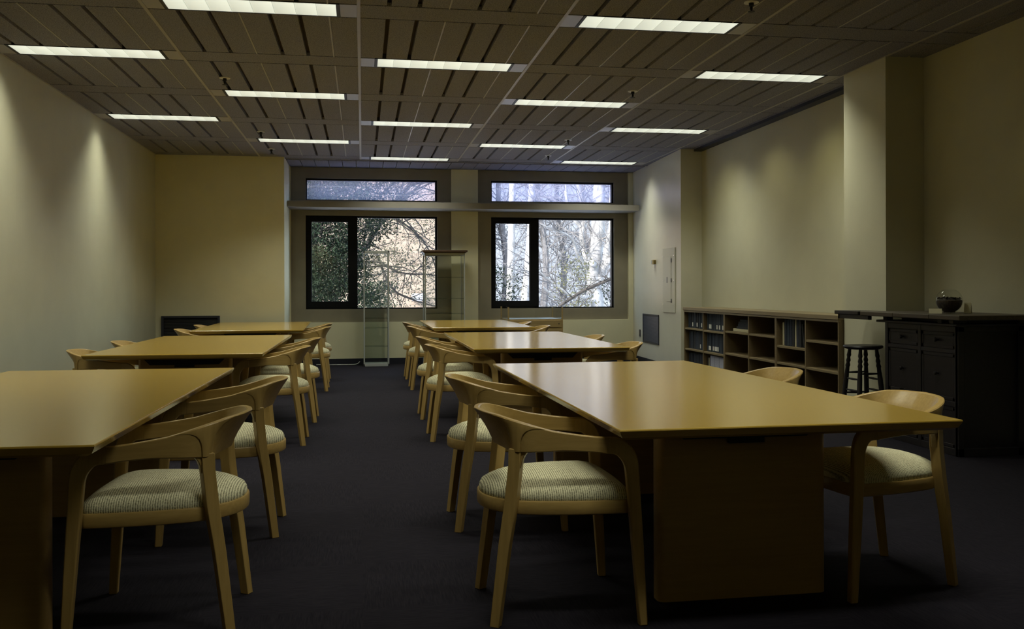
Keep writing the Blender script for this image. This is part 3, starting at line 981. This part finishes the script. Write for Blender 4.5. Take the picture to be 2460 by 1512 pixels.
for k in range(4):
    for z in (.33 + .03*(k % 2), .55 - .05*(k % 2) - .04):
        r = .195 + (.112-.195)*z/.73
        a, b_ = k*PI/2, (k+1)*PI/2
        p, q = Vector((r*math.cos(a), r*math.sin(a), z)), Vector((r*math.cos(b_), r*math.sin(b_), z))
        MB().tube([p.lerp(q, t) for t in (0, .2, .5, .8, 1)], [.006, .008, .011, .008, .006], 8).build('rung', MAT['dark_wood'], st, smooth=True)

# glass bowl of dried petals and two cards on the bar top
TOPZ = 1.0605
gl = empty('glass_bowl', (4.55, 6.56, TOPZ), 0, 'round clear glass bowl half full of dark dried petals on the bar top', 'bowl')
R_ = .098
pr = [(.0, .001), (.045, .001)]
for k in range(3, 18):
    a = math.radians(-90 + k*9.2)
    pr.append((R_*math.cos(a)*1.0, R_ + R_*.98*math.sin(a)))
MB().lathe(pr, seg=40, cap=False).build('bowl', MAT['globe_glass'], gl, smooth=True)
mu = MB()
rnd = random.Random(5)
pr2 = [(.0, .005), (.043, .005)]
for k in range(3, 11):
    a = math.radians(-90 + k*9.2)
    pr2.append(((R_-.004)*math.cos(a), R_ + (R_-.004)*.98*math.sin(a)))
pr2 += [(.06, .118), (0, .112)]
mu.lathe(pr2, seg=28)
for k in range(240):
    a, r = rnd.uniform(0, 2*PI), .085*math.sqrt(rnd.random())
    z = .112 + rnd.uniform(-.004, .012)
    s_ = rnd.uniform(.006, .013)
    d1 = Vector((rnd.uniform(-1, 1), rnd.uniform(-1, 1), rnd.uniform(-.7, .7))).normalized()*s_
    d2 = d1.cross(Vector((rnd.uniform(-1, 1), rnd.uniform(-1, 1), rnd.uniform(-1, 1)))).normalized()*s_*.7
    p = Vector((r*math.cos(a), r*math.sin(a), z))
    mu.quad(p-d1, p+d2, p+d1, p-d2)
mu.build('dried_petals', MAT['mulch'], gl)['kind'] = 'stuff'
def card(name, loc, rz, w, h, lean, lab):
    e = empty(name, loc, rz, lab, 'card', 'cards by the glass bowl')
    c = MB()
    c.rings([[(-w/2, 0, 0), (w/2, 0, 0), (w/2, .0015, 0), (-w/2, .0015, 0)], [(-w/2, lean, h), (w/2, lean, h), (w/2, lean+.0015, h), (-w/2, lean+.0015, h)]])
    c.rings([[(-w/2, 2*lean, 0), (w/2, 2*lean, 0), (w/2, 2*lean+.0015, 0), (-w/2, 2*lean+.0015, 0)], [(-w/2, lean, h), (w/2, lean, h), (w/2, lean+.0015, h), (-w/2, lean+.0015, h)]])
    c.build('leaf', MAT['paper'], e)
    return e
card('tent_card', (4.405, 6.52, TOPZ), math.radians(-30), .092, .038, .022, 'low ivory tent card left of the glass bowl')
card('place_card', (4.645, 6.475, TOPZ), math.radians(-50), .05, .085, .018, 'upright ivory card leaning right of the glass bowl')

# ------------------------------------------------------------------ glass display cabinets below the windows
def tower(name, x0, x1, y0, y1, h, mat_f, lab, t=.022, shelves=(.32, .62, .78, 1.02, 1.3), cornice=False, group=None):
    cx, cy = (x0+x1)/2, (y0+y1)/2
    e = empty(name, (cx, cy, 0), 0, lab, 'display cabinet', group)
    hx, hy = (x1-x0)/2, (y1-y0)/2
    f = MB()
    for sx in (-1, 1):
        for sy in (-1, 1):
            a, b_ = sorted((sx*hx, sx*(hx-t))); c_, d_ = sorted((sy*hy, sy*(hy-t)))
            f.box(a, b_, c_, d_, 0, h)
    for z0, z1 in ((0, .04), (h-.03, h)):
        for sy in (-1, 1):
            c_, d_ = sorted((sy*hy, sy*(hy-t))); f.box(-hx, hx, c_, d_, z0, z1)
        for sx in (-1, 1):
            a, b_ = sorted((sx*hx, sx*(hx-t))); f.box(a, b_, -hy, hy, z0, z1)
    f.build('frame', mat_f, e, bevel=.002)
    MB().box(-hx+t, hx-t, -hy+t, hy-t, .025, .045).build('base_board', MAT['white_metal'], e)
    for sx, nm in ((-1, 'side_pane'), (1, 'side_pane')):
        MB().box(sx*(hx-.012)-.003, sx*(hx-.012)+.003, -hy+t, hy-t, .04, h-.03).build(nm, MAT['case_glass'], e)
    MB().box(-hx+t, hx-t, -hy+.008, -hy+.014, .04, h-.03).build('glass_door', MAT['case_glass'], e)
    MB().box(-hx+t, hx-t, hy-.014, hy-.008, .04, h-.03).build('back_pane', MAT['case_glass'], e)
    for z in shelves:
        MB().box(-hx+t, hx-t, -hy+.03, hy-.03, z, z+.008).build('glass_shelf', MAT['shelf_glass'], e)
    if cornice:
        c = MB()
        c.box(-hx-.015, hx+.015, -hy-.015, hy+.015, h, h+.018); c.box(-hx-.04, hx+.04, -hy-.04, hy+.04, h+.018, h+.05)
        c.build('cornice', MAT['cornice'], e, bevel=.006)
    return e
tower('display_tower', .022, .438, 15.14, 15.50, 1.885, MAT['white_metal'], 'narrow white framed glass display tower before the left window')
tower('display_cabinet', 1.005, 1.66, 14.92, 15.42, 1.845, MAT['white_metal'], 'wider glass display cabinet with dark brown cornice between the windows', .018, (.45, .85, 1.10, 1.45), True)
# low case with glass top
lc = empty('low_display_case', (2.78, 15.05, 0), 0, 'low oak display case with glass top under the right window', 'display case')
hx, hy = .455, .40
b = MB().box(-hx, hx, -hy, hy, .06, .765)
b.build('body', MAT['oak'], lc, bevel=.004)
MB().box(-hx+.03, hx-.03, -hy+.03, hy-.03, 0, .06).build('plinth', MAT['black'], lc)
d = MB().box(-hx+.03, hx-.03, -hy-.012, -hy+.002, .635, .745).build('drawer', MAT['oak'], lc, bevel=.003)
MB().rings([[(.385+.010*math.cos(2*PI*a/12), -hy-.012-h, .69+.010*math.sin(2*PI*a/12)) for a in range(12)] for h in (0, .004)]).build('lock', MAT['black'], d)
d = MB().box(-hx+.03, hx-.03, -hy-.012, -hy+.002, .10, .60).build('front_panel', MAT['oak'], lc, bevel=.003)
MB().box(-hx+.09, hx-.09, -hy-.014, -hy-.010, .16, .54).build('field', MAT['oak'], d, bevel=.002)
p = MB()
for sx in (-1, 1):
    for sy in (-1, 1):
        a, b_ = sorted((sx*hx, sx*(hx-.022))); c_, d_ = sorted((sy*hy, sy*(hy-.022)))
        p.box(a, b_, c_, d_, .765, .965)
p.build('corner_post', MAT['oak'], lc)
MB().box(-hx+.01, hx-.01, -hy+.008, -hy+.014, .765, .965).build('front_glass', MAT['case_glass'], lc)
for x_ in (-hx+.011, hx-.011): MB().box(x_-.003, x_+.003, -hy+.02, hy-.02, .765, .965).build('side_glass', MAT['case_glass'], lc)
MB().box(-hx, hx, -hy, hy, .965, .973).build('top_glass', MAT['case_glass'], lc)
MB().box(-hx+.02, hx-.02, -hy+.02, hy-.02, .765, .770).build('display_deck', MAT['white_metal'], lc)

# ------------------------------------------------------------------ wall fittings
def wx(y): return 4.60 + (y-12.84)*(0.11/2.76)
ang = math.atan2(.11, 2.76)
def on_service(name, y, z, lab, cat):
    return empty(name, (wx(y), y, z), -ang, lab, cat)      # local -x faces the room, y runs along the wall
e = on_service('breaker_panel', 13.42, 1.385, 'painted steel electrical panel cover on the pale service wall', 'electrical panel')
MB().box(-.012, -.0005, -.315, .315, -.49, .49).build('cover', MAT['panel'], e, bevel=.003)
MB().box(-.017, -.012, -.13, .12, -.32, .36).build('access_door', MAT['panel'], e, bevel=.002)
h_ = MB()
for z in (-.31, -.0, .30): h_.box(-.020, -.011, -.155, -.130, z-.03, z+.03)
h_.build('hinge', MAT['grille'], e)
MB().box(-.022, -.016, .055, .075, -.04, .05).build('latch', MAT['grille'], e)
for y in (-.27, .27):
    for z in (-.37, 0, .37):
        MB().rings([[(-.012-h, y+.012*math.cos(2*PI*a/10), z+.012*math.sin(2*PI*a/10)) for a in range(10)] for h in (0, .006)]).build('screw', MAT['screw'], e)
e = on_service('thermostat', 14.21, 1.685, 'small tan thermostat box left of the electrical panel', 'thermostat')
MB().box(-.045, -.0005, -.06, .06, -.035, .035).build('case', MAT['brass'], e, bevel=.004)
MB().box(-.048, -.045, .01, .055, -.03, .03).build('dial_plate', MAT['white_metal'], e)
e = on_service('wall_grille', 14.46, .60, 'dark louvred return air grille on the pale service wall', 'vent')
fr = MB().box(-.012, -.0005, -.48, -.45, -.24, .24).box(-.012, -.0005, .45, .48, -.24, .24).box(-.012, -.0005, -.45, .45, .21, .24).box(-.012, -.0005, -.45, .45, -.24, -.21)
fr.build('frame', MAT['grille'], e, bevel=.002)
sl = MB()
for k in range(21):
    z = -.205 + k*.02
    sl.quad((-.010, -.45, z), (-.010, .45, z), (-.002, .45, z+.016), (-.002, -.45, z+.016))
sl.box(-.0015, -.0005, -.45, .45, -.21, .21)
sl.build('slats', MAT['grille'], e)
e = on_service('wall_outlet', 15.14, .50, 'small dark outlet plate left of the louvred grille', 'outlet')
MB().box(-.008, -.0005, -.045, .045, -.06, .06).build('plate', MAT['grille'], e, bevel=.002)
MB().box(-.010, -.008, -.018, .018, .008, .036).box(-.010, -.008, -.018, .018, -.036, -.008).build('socket', MAT['black'], e)
# large dark return grille on the flat wall at the left
e = empty('return_grille', (-2.56, YB, 0), 0, 'large dark return air panel low on the wall behind the left tables', 'vent')
MB().box(-.425, -.39, -.03, -.0005, .12, .865).box(.39, .425, -.03, -.0005, .12, .865).box(-.39, .39, -.03, -.0005, .83, .865).box(-.39, .39, -.03, -.0005, .12, .155).build('frame', MAT['grille'], e, bevel=.004)
sl = MB().box(-.39, .39, -.004, -.0005, .155, .83)
for k in range(30):
    z = .16 + k*.0225
    sl.quad((-.39, -.014, z), (.39, -.014, z), (.39, -.003, z+.018), (-.39, -.003, z+.018))
sl.build('slats', MAT['black'], e)
cb = MB().tube(catmull([(-.75, 15.53, .012), (-.5, 15.50, .01), (-.25, 15.47, .01), (-.1, 15.52, .012), (-.04, 15.575, .05)], 24), .006, 6)
tag(cb.build('power_cord', MAT['cable'], smooth=True), 'thin pale cord on the carpet along the baseboard left of the display tower', 'cord')

# ------------------------------------------------------------------ outdoors
def brick():
    m = bpy.data.materials.new('sunlit buff brick')
    m.use_nodes = True
    nt = m.node_tree
    b = nt.nodes['Principled BSDF']
    tc = nt.nodes.new('ShaderNodeTexCoord')
    sp = nt.nodes.new('ShaderNodeSeparateXYZ'); cbn = nt.nodes.new('ShaderNodeCombineXYZ')
    nt.links.new(tc.outputs['Object'], sp.inputs[0])
    nt.links.new(sp.outputs['X'], cbn.inputs['X']); nt.links.new(sp.outputs['Z'], cbn.inputs['Y'])
    bk = nt.nodes.new('ShaderNodeTexBrick')
    bk.inputs['Scale'].default_value = 1.0
    bk.inputs['Brick Width'].default_value = .24; bk.inputs['Row Height'].default_value = .085
    bk.inputs['Mortar Size'].default_value = .008
    bk.inputs['Color1'].default_value = (.195, .147, .112, 1)
    bk.inputs['Color2'].default_value = (.235, .18, .138, 1)
    bk.inputs['Mortar'].default_value = (.165, .14, .118, 1)
    nt.links.new(cbn.outputs[0], bk.inputs['Vector'])
    nt.links.new(bk.outputs['Color'], b.inputs['Base Color'])
    b.inputs['Roughness'].default_value = .9
    return m
MAT['brick'] = brick()
MAT['ground'] = M('pale bounce ground', (0.72, 0.73, 0.76), .95, noise=(2, .15))  # unseen ground, made pale to bounce sunlight through the windows
MAT['bark_pale'] = M('pale smooth bark', (0.28, 0.272, 0.27), .85, noise=(6, .4, 6), bump=(14, .6))
MAT['bark_grey'] = M('grey bark', (0.10, 0.095, 0.10), .9, noise=(6, .4, 5))
MAT['bark_twig'] = M('brown grey twigs', (0.15, 0.14, 0.14), .9)
MAT['bark_dark'] = M('dark bark', (0.045, 0.038, 0.034), .9, noise=(9, .4, 5), bump=(20, .6))  # dark tone also puts the building's shade into the left tree
MAT['leaf_dark'] = M('evergreen leaves', (0.011, 0.020, 0.010), .7, spec=0.15, noise=(1.6, .8, 4))  # green darkened further to imitate shade on the evergreen
MAT['leaf_olive'] = M('small olive leaves', (0.075, 0.075, 0.035), .6, noise=(2.5, .6, 4))
MAT['stucco'] = M('white stucco', (0.16, 0.17, 0.19), .9, noise=(1.5, .05))
MAT['roof'] = M('grey roof', (0.2, 0.2, 0.22), .8)

tag(MB().box(-60, 80, 16.2, 120, -0.9, -0.6).build('ground', MAT['ground']), None, None, None, 'structure')

bw = empty('brick_building', (-3.4, 33, -.6), 0, 'sunlit buff brick building seen through the left window', 'building')
MB().box(-9, 6.3, 0, 8, 0, 9.5).build('wall', MAT['brick'], bw)
MB().box(-9.2, 6.5, -.2, 8.2, 9.5, 9.8).build('roof', MAT['roof'], bw)
lp = at(1003, 715, 33)
tag(MB().box(lp.x-.22, lp.x+.22, 32.72, 32.99, lp.z-.13, lp.z+.15).build('wall_lamp', MAT['roof'], bevel=.05), 'small grey lamp box on the brick wall outside', 'lamp')
pb = empty('pale_building', (22, 62, -.6), 0, 'pale sunlit building far behind the bare trees', 'building')
MB().box(-14, 14, 0, 8, 0, 10).build('wall', MAT['stucco'], pb)
MB().box(-14.3, 14.3, -.3, 8.3, 10, 10.4).build('roof', MAT['roof'], pb)

class Tree:
    def __init__(s, seed): s.r = random.Random(seed); s.w = MB(); s.t = MB(); s.l = MB(); s.tips = []
    def limb(s, pts, r0, r1, sides=10, n=None):
        n = n or max(6, len(pts)*4)
        P = catmull(pts, n)
        rad = [r0 + (r1-r0)*(k/n) for k in range(n+1)]
        s.w.tube(P, [r*(1+s.r.uniform(-.06, .06)) for r in rad], sides)
        return P, rad
    def twigs(s, P, rad, count, length, depth=2, up=.2, start=.25, drop=0.0):
        for _ in range(count):
            k = s.r.randint(int(len(P)*start), len(P)-1)
            p = P[k].copy()
            t = (P[min(k+1, len(P)-1)] - P[max(k-1, 0)]).normalized()
            d = (t*s.r.uniform(.1, .8) + Vector((s.r.uniform(-1, 1), s.r.uniform(-.8, .8), s.r.uniform(-.7, .9)+up))).normalized()
            L_ = length*s.r.uniform(.5, 1.2)
            q, pts, n = p, [p.copy()], 6
            for i in range(n):
                d = (d + Vector((s.r.uniform(-.35, .35), s.r.uniform(-.3, .3), s.r.uniform(-.3, .3) - drop))).normalized()
                q = q + d*(L_/n)
                pts.append(q.copy())
            r0 = min(rad[k]*.6, .005 + .009*L_)
            rr = [max(.0028, r0*(1-.8*i/n)) for i in range(n+1)]
            s.t.tube(pts, rr, 4 if depth < 2 else 5)
            s.tips += pts[2:]
            if depth > 0: s.twigs(pts, rr, 3, L_*.6, depth-1, up, .2, drop)
    def leaves(s, centers, per, spread, size):
        for c in centers:
            for _ in range(per):
                p = c + Vector((s.r.gauss(0, spread), s.r.gauss(0, spread), s.r.gauss(0, spread)))
                a = Vector((s.r.uniform(-1, 1), s.r.uniform(-1, 1), s.r.uniform(-1, 1))).normalized()*size*s.r.uniform(.6, 1.3)
                b = a.cross(Vector((s.r.uniform(-1, 1), s.r.uniform(-1, 1), s.r.uniform(-1, 1)))).normalized()*a.length*.55
                s.l.quad(p-a, p+b, p+a, p-b)
    def done(s, name, label, bark, leaf, base, group='trees outside the windows', lname='foliage', twig=None):
        e = empty(name, base, 0, label, 'tree', group)
        off = Vector(base)
        s.w.v = [tuple(Vector(v)-off) for v in s.w.v]
        s.w.build('trunk', bark, e, smooth=True, fixn=False)
        if s.t.f:
            s.t.v = [tuple(Vector(v)-off) for v in s.t.v]
            s.t.build('twigs', twig or bark, e, smooth=True, fixn=False)
        if s.l.f:
            s.l.v = [tuple(Vector(v)-off) for v in s.l.v]
            s.l.build(lname, leaf, e, fixn=False)
        return e
GZ = -.6
# leaning twiggy tree before the brick wall
t = Tree(3); Y = 22
root = at(770, 800, Y); root.z = GZ
P, R = t.limb([root, at(800, 725, Y), at(845, 650, Y+.3), at(895, 565, Y+.5), at(945, 495, Y+.5), at(1000, 425, Y+.2), at(1060, 360, Y)], .085, .05)
t.twigs(P, R, 60, 2.2, 2, .1, .3, .02)
P2, R2 = t.limb([at(855, 640, Y+.3), at(905, 628, Y), at(960, 655, Y-.3), at(1030, 660, Y-.5), at(1090, 668, Y-.4)], .03, .012, 7)
t.twigs(P2, R2, 20, 1.4, 2, .0, .1, .04)
P2, R2 = t.limb([at(870, 610, Y+.3), at(880, 545, Y), at(905, 480, Y-.3), at(960, 430, Y-.4), at(1010, 400, Y-.4)], .035, .014, 7)
t.twigs(P2, R2, 26, 1.6, 2, .1, .1)
P2, R2 = t.limb([at(930, 515, Y+.4), at(980, 545, Y), at(1030, 600, Y-.4), at(1060, 690, Y-.6)], .03, .01, 7)
t.twigs(P2, R2, 22, 1.4, 2, -.05, .1, .05)
P2, R2 = t.limb([at(905, 610, Y+.4), at(940, 690, Y), at(990, 720, Y-.4), at(1060, 740, Y-.6)], .035, .012, 6)
t.twigs(P2, R2, 9, 1.2, 2, .05, .1, .03)
tt = [p for p in t.tips if t.r.random() < .55]
t.leaves(tt, 2, .09, .026)
t.done('leaning_tree', 'leaning twiggy tree before the brick wall in the left window', MAT['bark_dark'], MAT['leaf_olive'], root)
# dense evergreen at the left of the left window
t = Tree(7); Y = 19.5
root = at(735, 800, Y); root.z = GZ
P, R = t.limb([root, at(745, 640, Y), at(760, 500, Y), at(765, 380, Y)], .16, .06)
cs = []
for _ in range(1150):
    a = t.r.uniform(0, 2*PI); zz = t.r.uniform(0.5, 5.6)
    rad = (1.15 + .30*math.sin(zz*2.6+a*2)) * math.sqrt(t.r.random())
    cs.append(Vector((root.x + .42*min(1, zz/2.2) + rad*math.cos(a), root.y + rad*math.sin(a)*.9, zz)))
t.twigs(P, R, 40, 1.5, 1, .1, .2)
t.leaves(cs, 62, .13, .028)
t.done('evergreen_tree', 'dense dark evergreen filling the casement of the left window', MAT['bark_dark'], MAT['leaf_dark'], root)
# dark rounded bush in front of the brick wall, seen through the tower
t = Tree(9); Y = 27
root = at(905, 760, Y); root.z = GZ
P, R = t.limb([root, root+Vector((0, 0, .8)), root+Vector((.1, 0, 1.5))], .05, .02)
cs = [Vector((root.x + .55*math.cos(a)*q, root.y + .55*math.sin(a)*q, GZ + .3 + z_*1.75)) for a, q, z_ in
      [(t.r.uniform(0, 2*PI), math.sqrt(t.r.random()), t.r.random()) for _ in range(200)]]
t.leaves(cs, 20, .09, .035)
t.done('dark_bush', 'dark rounded bush against the brick wall, seen through the display tower', MAT['bark_dark'], MAT['leaf_dark'], root, 'bushes outside')
# great pale tree in the right window
t = Tree(21); Y = 23
root = at(1432, 790, Y); root.z = GZ
P, R = t.limb([root, at(1430, 735, Y), at(1426, 690, Y), at(1428, 630, Y), at(1436, 560, Y), at(1438, 490, Y), at(1442, 400, Y), at(1448, 330, Y)], .23, .13, 14)
t.twigs(P, R, 12, 2.0, 2, .1, .3)
for pts, r0, r1, n in (
    ([at(1430, 690, Y), at(1452, 640, Y-.2), at(1460, 590, Y-.3), at(1470, 540, Y-.4), at(1472, 460, Y-.5), at(1490, 380, Y-.5)], .105, .07, 22),
    ([at(1425, 670, Y), at(1405, 610, Y+.3), at(1397, 560, Y+.4), at(1404, 520, Y+.5), at(1390, 450, Y+.5), at(1372, 380, Y+.6)], .08, .05, 24),
    ([at(1418, 655, Y), at(1388, 610, Y-.3), at(1375, 575, Y-.5), at(1340, 555, Y-.6), at(1298, 540, Y-.8)], .05, .025, 26),
    ([at(1440, 660, Y), at(1470, 620, Y-.4), at(1500, 590, Y-.6), at(1540, 540, Y-.8)], .10, .06, 14),
    ([at(1432, 700, Y), at(1400, 715, Y-.4), at(1355, 700, Y-.6), at(1310, 665, Y-.8), at(1280, 640, Y-.9)], .06, .02, 26),
    ([at(1395, 545, Y+.4), at(1370, 515, Y+.4), at(1360, 470, Y+.4), at(1356, 400, Y+.4)], .05, .035, 22),
    ([at(1426, 720, Y-.2), at(1380, 745, Y-.5), at(1340, 722, Y-.8), at(1305, 690, Y-1)], .06, .02, 16)):
    P2, R2 = t.limb(pts, r0, r1, 9)
    t.twigs(P2, R2, n//2, 1.5, 2, .08, .25)
# sawn stub
s0, s1 = at(1428, 636, Y-.1), at(1421, 632, Y-.62)
t.w.tube([s0, s1], [.085, .075], 12)
t.done('great_pale_tree', 'great pale many-stemmed tree with a sawn stub in the right window', MAT['bark_pale'], MAT['leaf_olive'], root, twig=MAT['bark_twig'])
# dark fallen-looking branch crossing in front
t = Tree(33); Y = 19
root = at(1500, 790, Y); root.z = GZ
P, R = t.limb([root, at(1530, 720, Y), at(1520, 665, Y), at(1478, 668, Y), at(1440, 682, Y), at(1400, 700, Y), at(1365, 722, Y), at(1335, 742, Y)], .05, .028, 8)
t.twigs(P, R, 16, .7, 2, .1, .4)
t.done('crossing_branch_tree', 'dark slanting bough crossing low in the right window', MAT['bark_dark'], MAT['leaf_olive'], root)
# two slim pale trunks in the casement of the right window
for (px0, px1, r, sd, lab) in ((1226, 1229, .13, 41, 'slim pale trunk at the left in the right window casement'), (1262, 1276, .14, 43, 'slim pale trunk at the right in the right window casement')):
    t = Tree(sd); Y = 27
    root = at(px0, 790, Y); root.z = GZ
    P, R = t.limb([root, at(px0, 720, Y), at((px0+px1)/2, 640, Y), at(px1, 540, Y), at(px1+2, 440, Y), at(px1+4, 340, Y)], r, r*.7, 12)
    t.twigs(P, R, 16, 1.8, 2, .1, .15)
    t.done('slim_trunk_tree', lab, MAT['bark_pale'], MAT['leaf_olive'], root, twig=MAT['bark_twig'])
# green shrubs low in the right window
for (px, py, Y, rr, hh, sd, lab) in ((1205, 690, 24, .55, 1.9, 51, 'green shrub low in the right window casement'),
                                 (1378, 655, 21.5, .42, 2.1, 53, 'grey green leafy shrub left of the great pale tree'),
                                 (1465, 705, 25, .7, 1.6, 55, 'green shrub right of the great pale tree')):
    t = Tree(sd)
    root = at(px, 780, Y); root.z = GZ
    P, R = t.limb([root, root+Vector((0, 0, .8)), root+Vector((.1, 0, 1.4))], .05, .02, 6)
    t.twigs(P, R, 16, .8, 1, .4, .2)
    cs = [Vector((root.x + rr*math.cos(a)*q, root.y + rr*math.sin(a)*q, GZ + .5 + z_*hh)) for a, q, z_ in
          [(t.r.uniform(0, 2*PI), math.sqrt(t.r.random()), t.r.random()) for _ in range(120)]]
    t.leaves(cs, 12, .10, .032)
    t.done('shrub', lab, MAT['bark_dark'], MAT['leaf_dark' if sd != 53 else 'leaf_olive'], root, 'bushes outside')
# thin background trees beyond
for i, (px, Y, sd) in enumerate(((1300, 36, 61), (1345, 40, 62), (1205, 38, 63), (1480, 38, 64), (1405, 44, 65))):
    t = Tree(sd)
    root = at(px, 760, Y); root.z = GZ
    P, R = t.limb([root, root+Vector((.2, 0, 3)), root+Vector((-.1, .2, 6)), root+Vector((.3, 0, 10))], .16, .08, 7)
    t.twigs(P, R, 90, 2.6, 2, .15, .05)
    t.done('background_tree', ['bare tree far behind, left part of the right window pane', 'bare tree far behind, left of the pale trunks', 'bare tree far behind the casement trunks',
           'bare tree far behind at the right window edge', 'bare tree farthest behind the great pale tree'][i], MAT['bark_grey'], MAT['leaf_olive'], root)
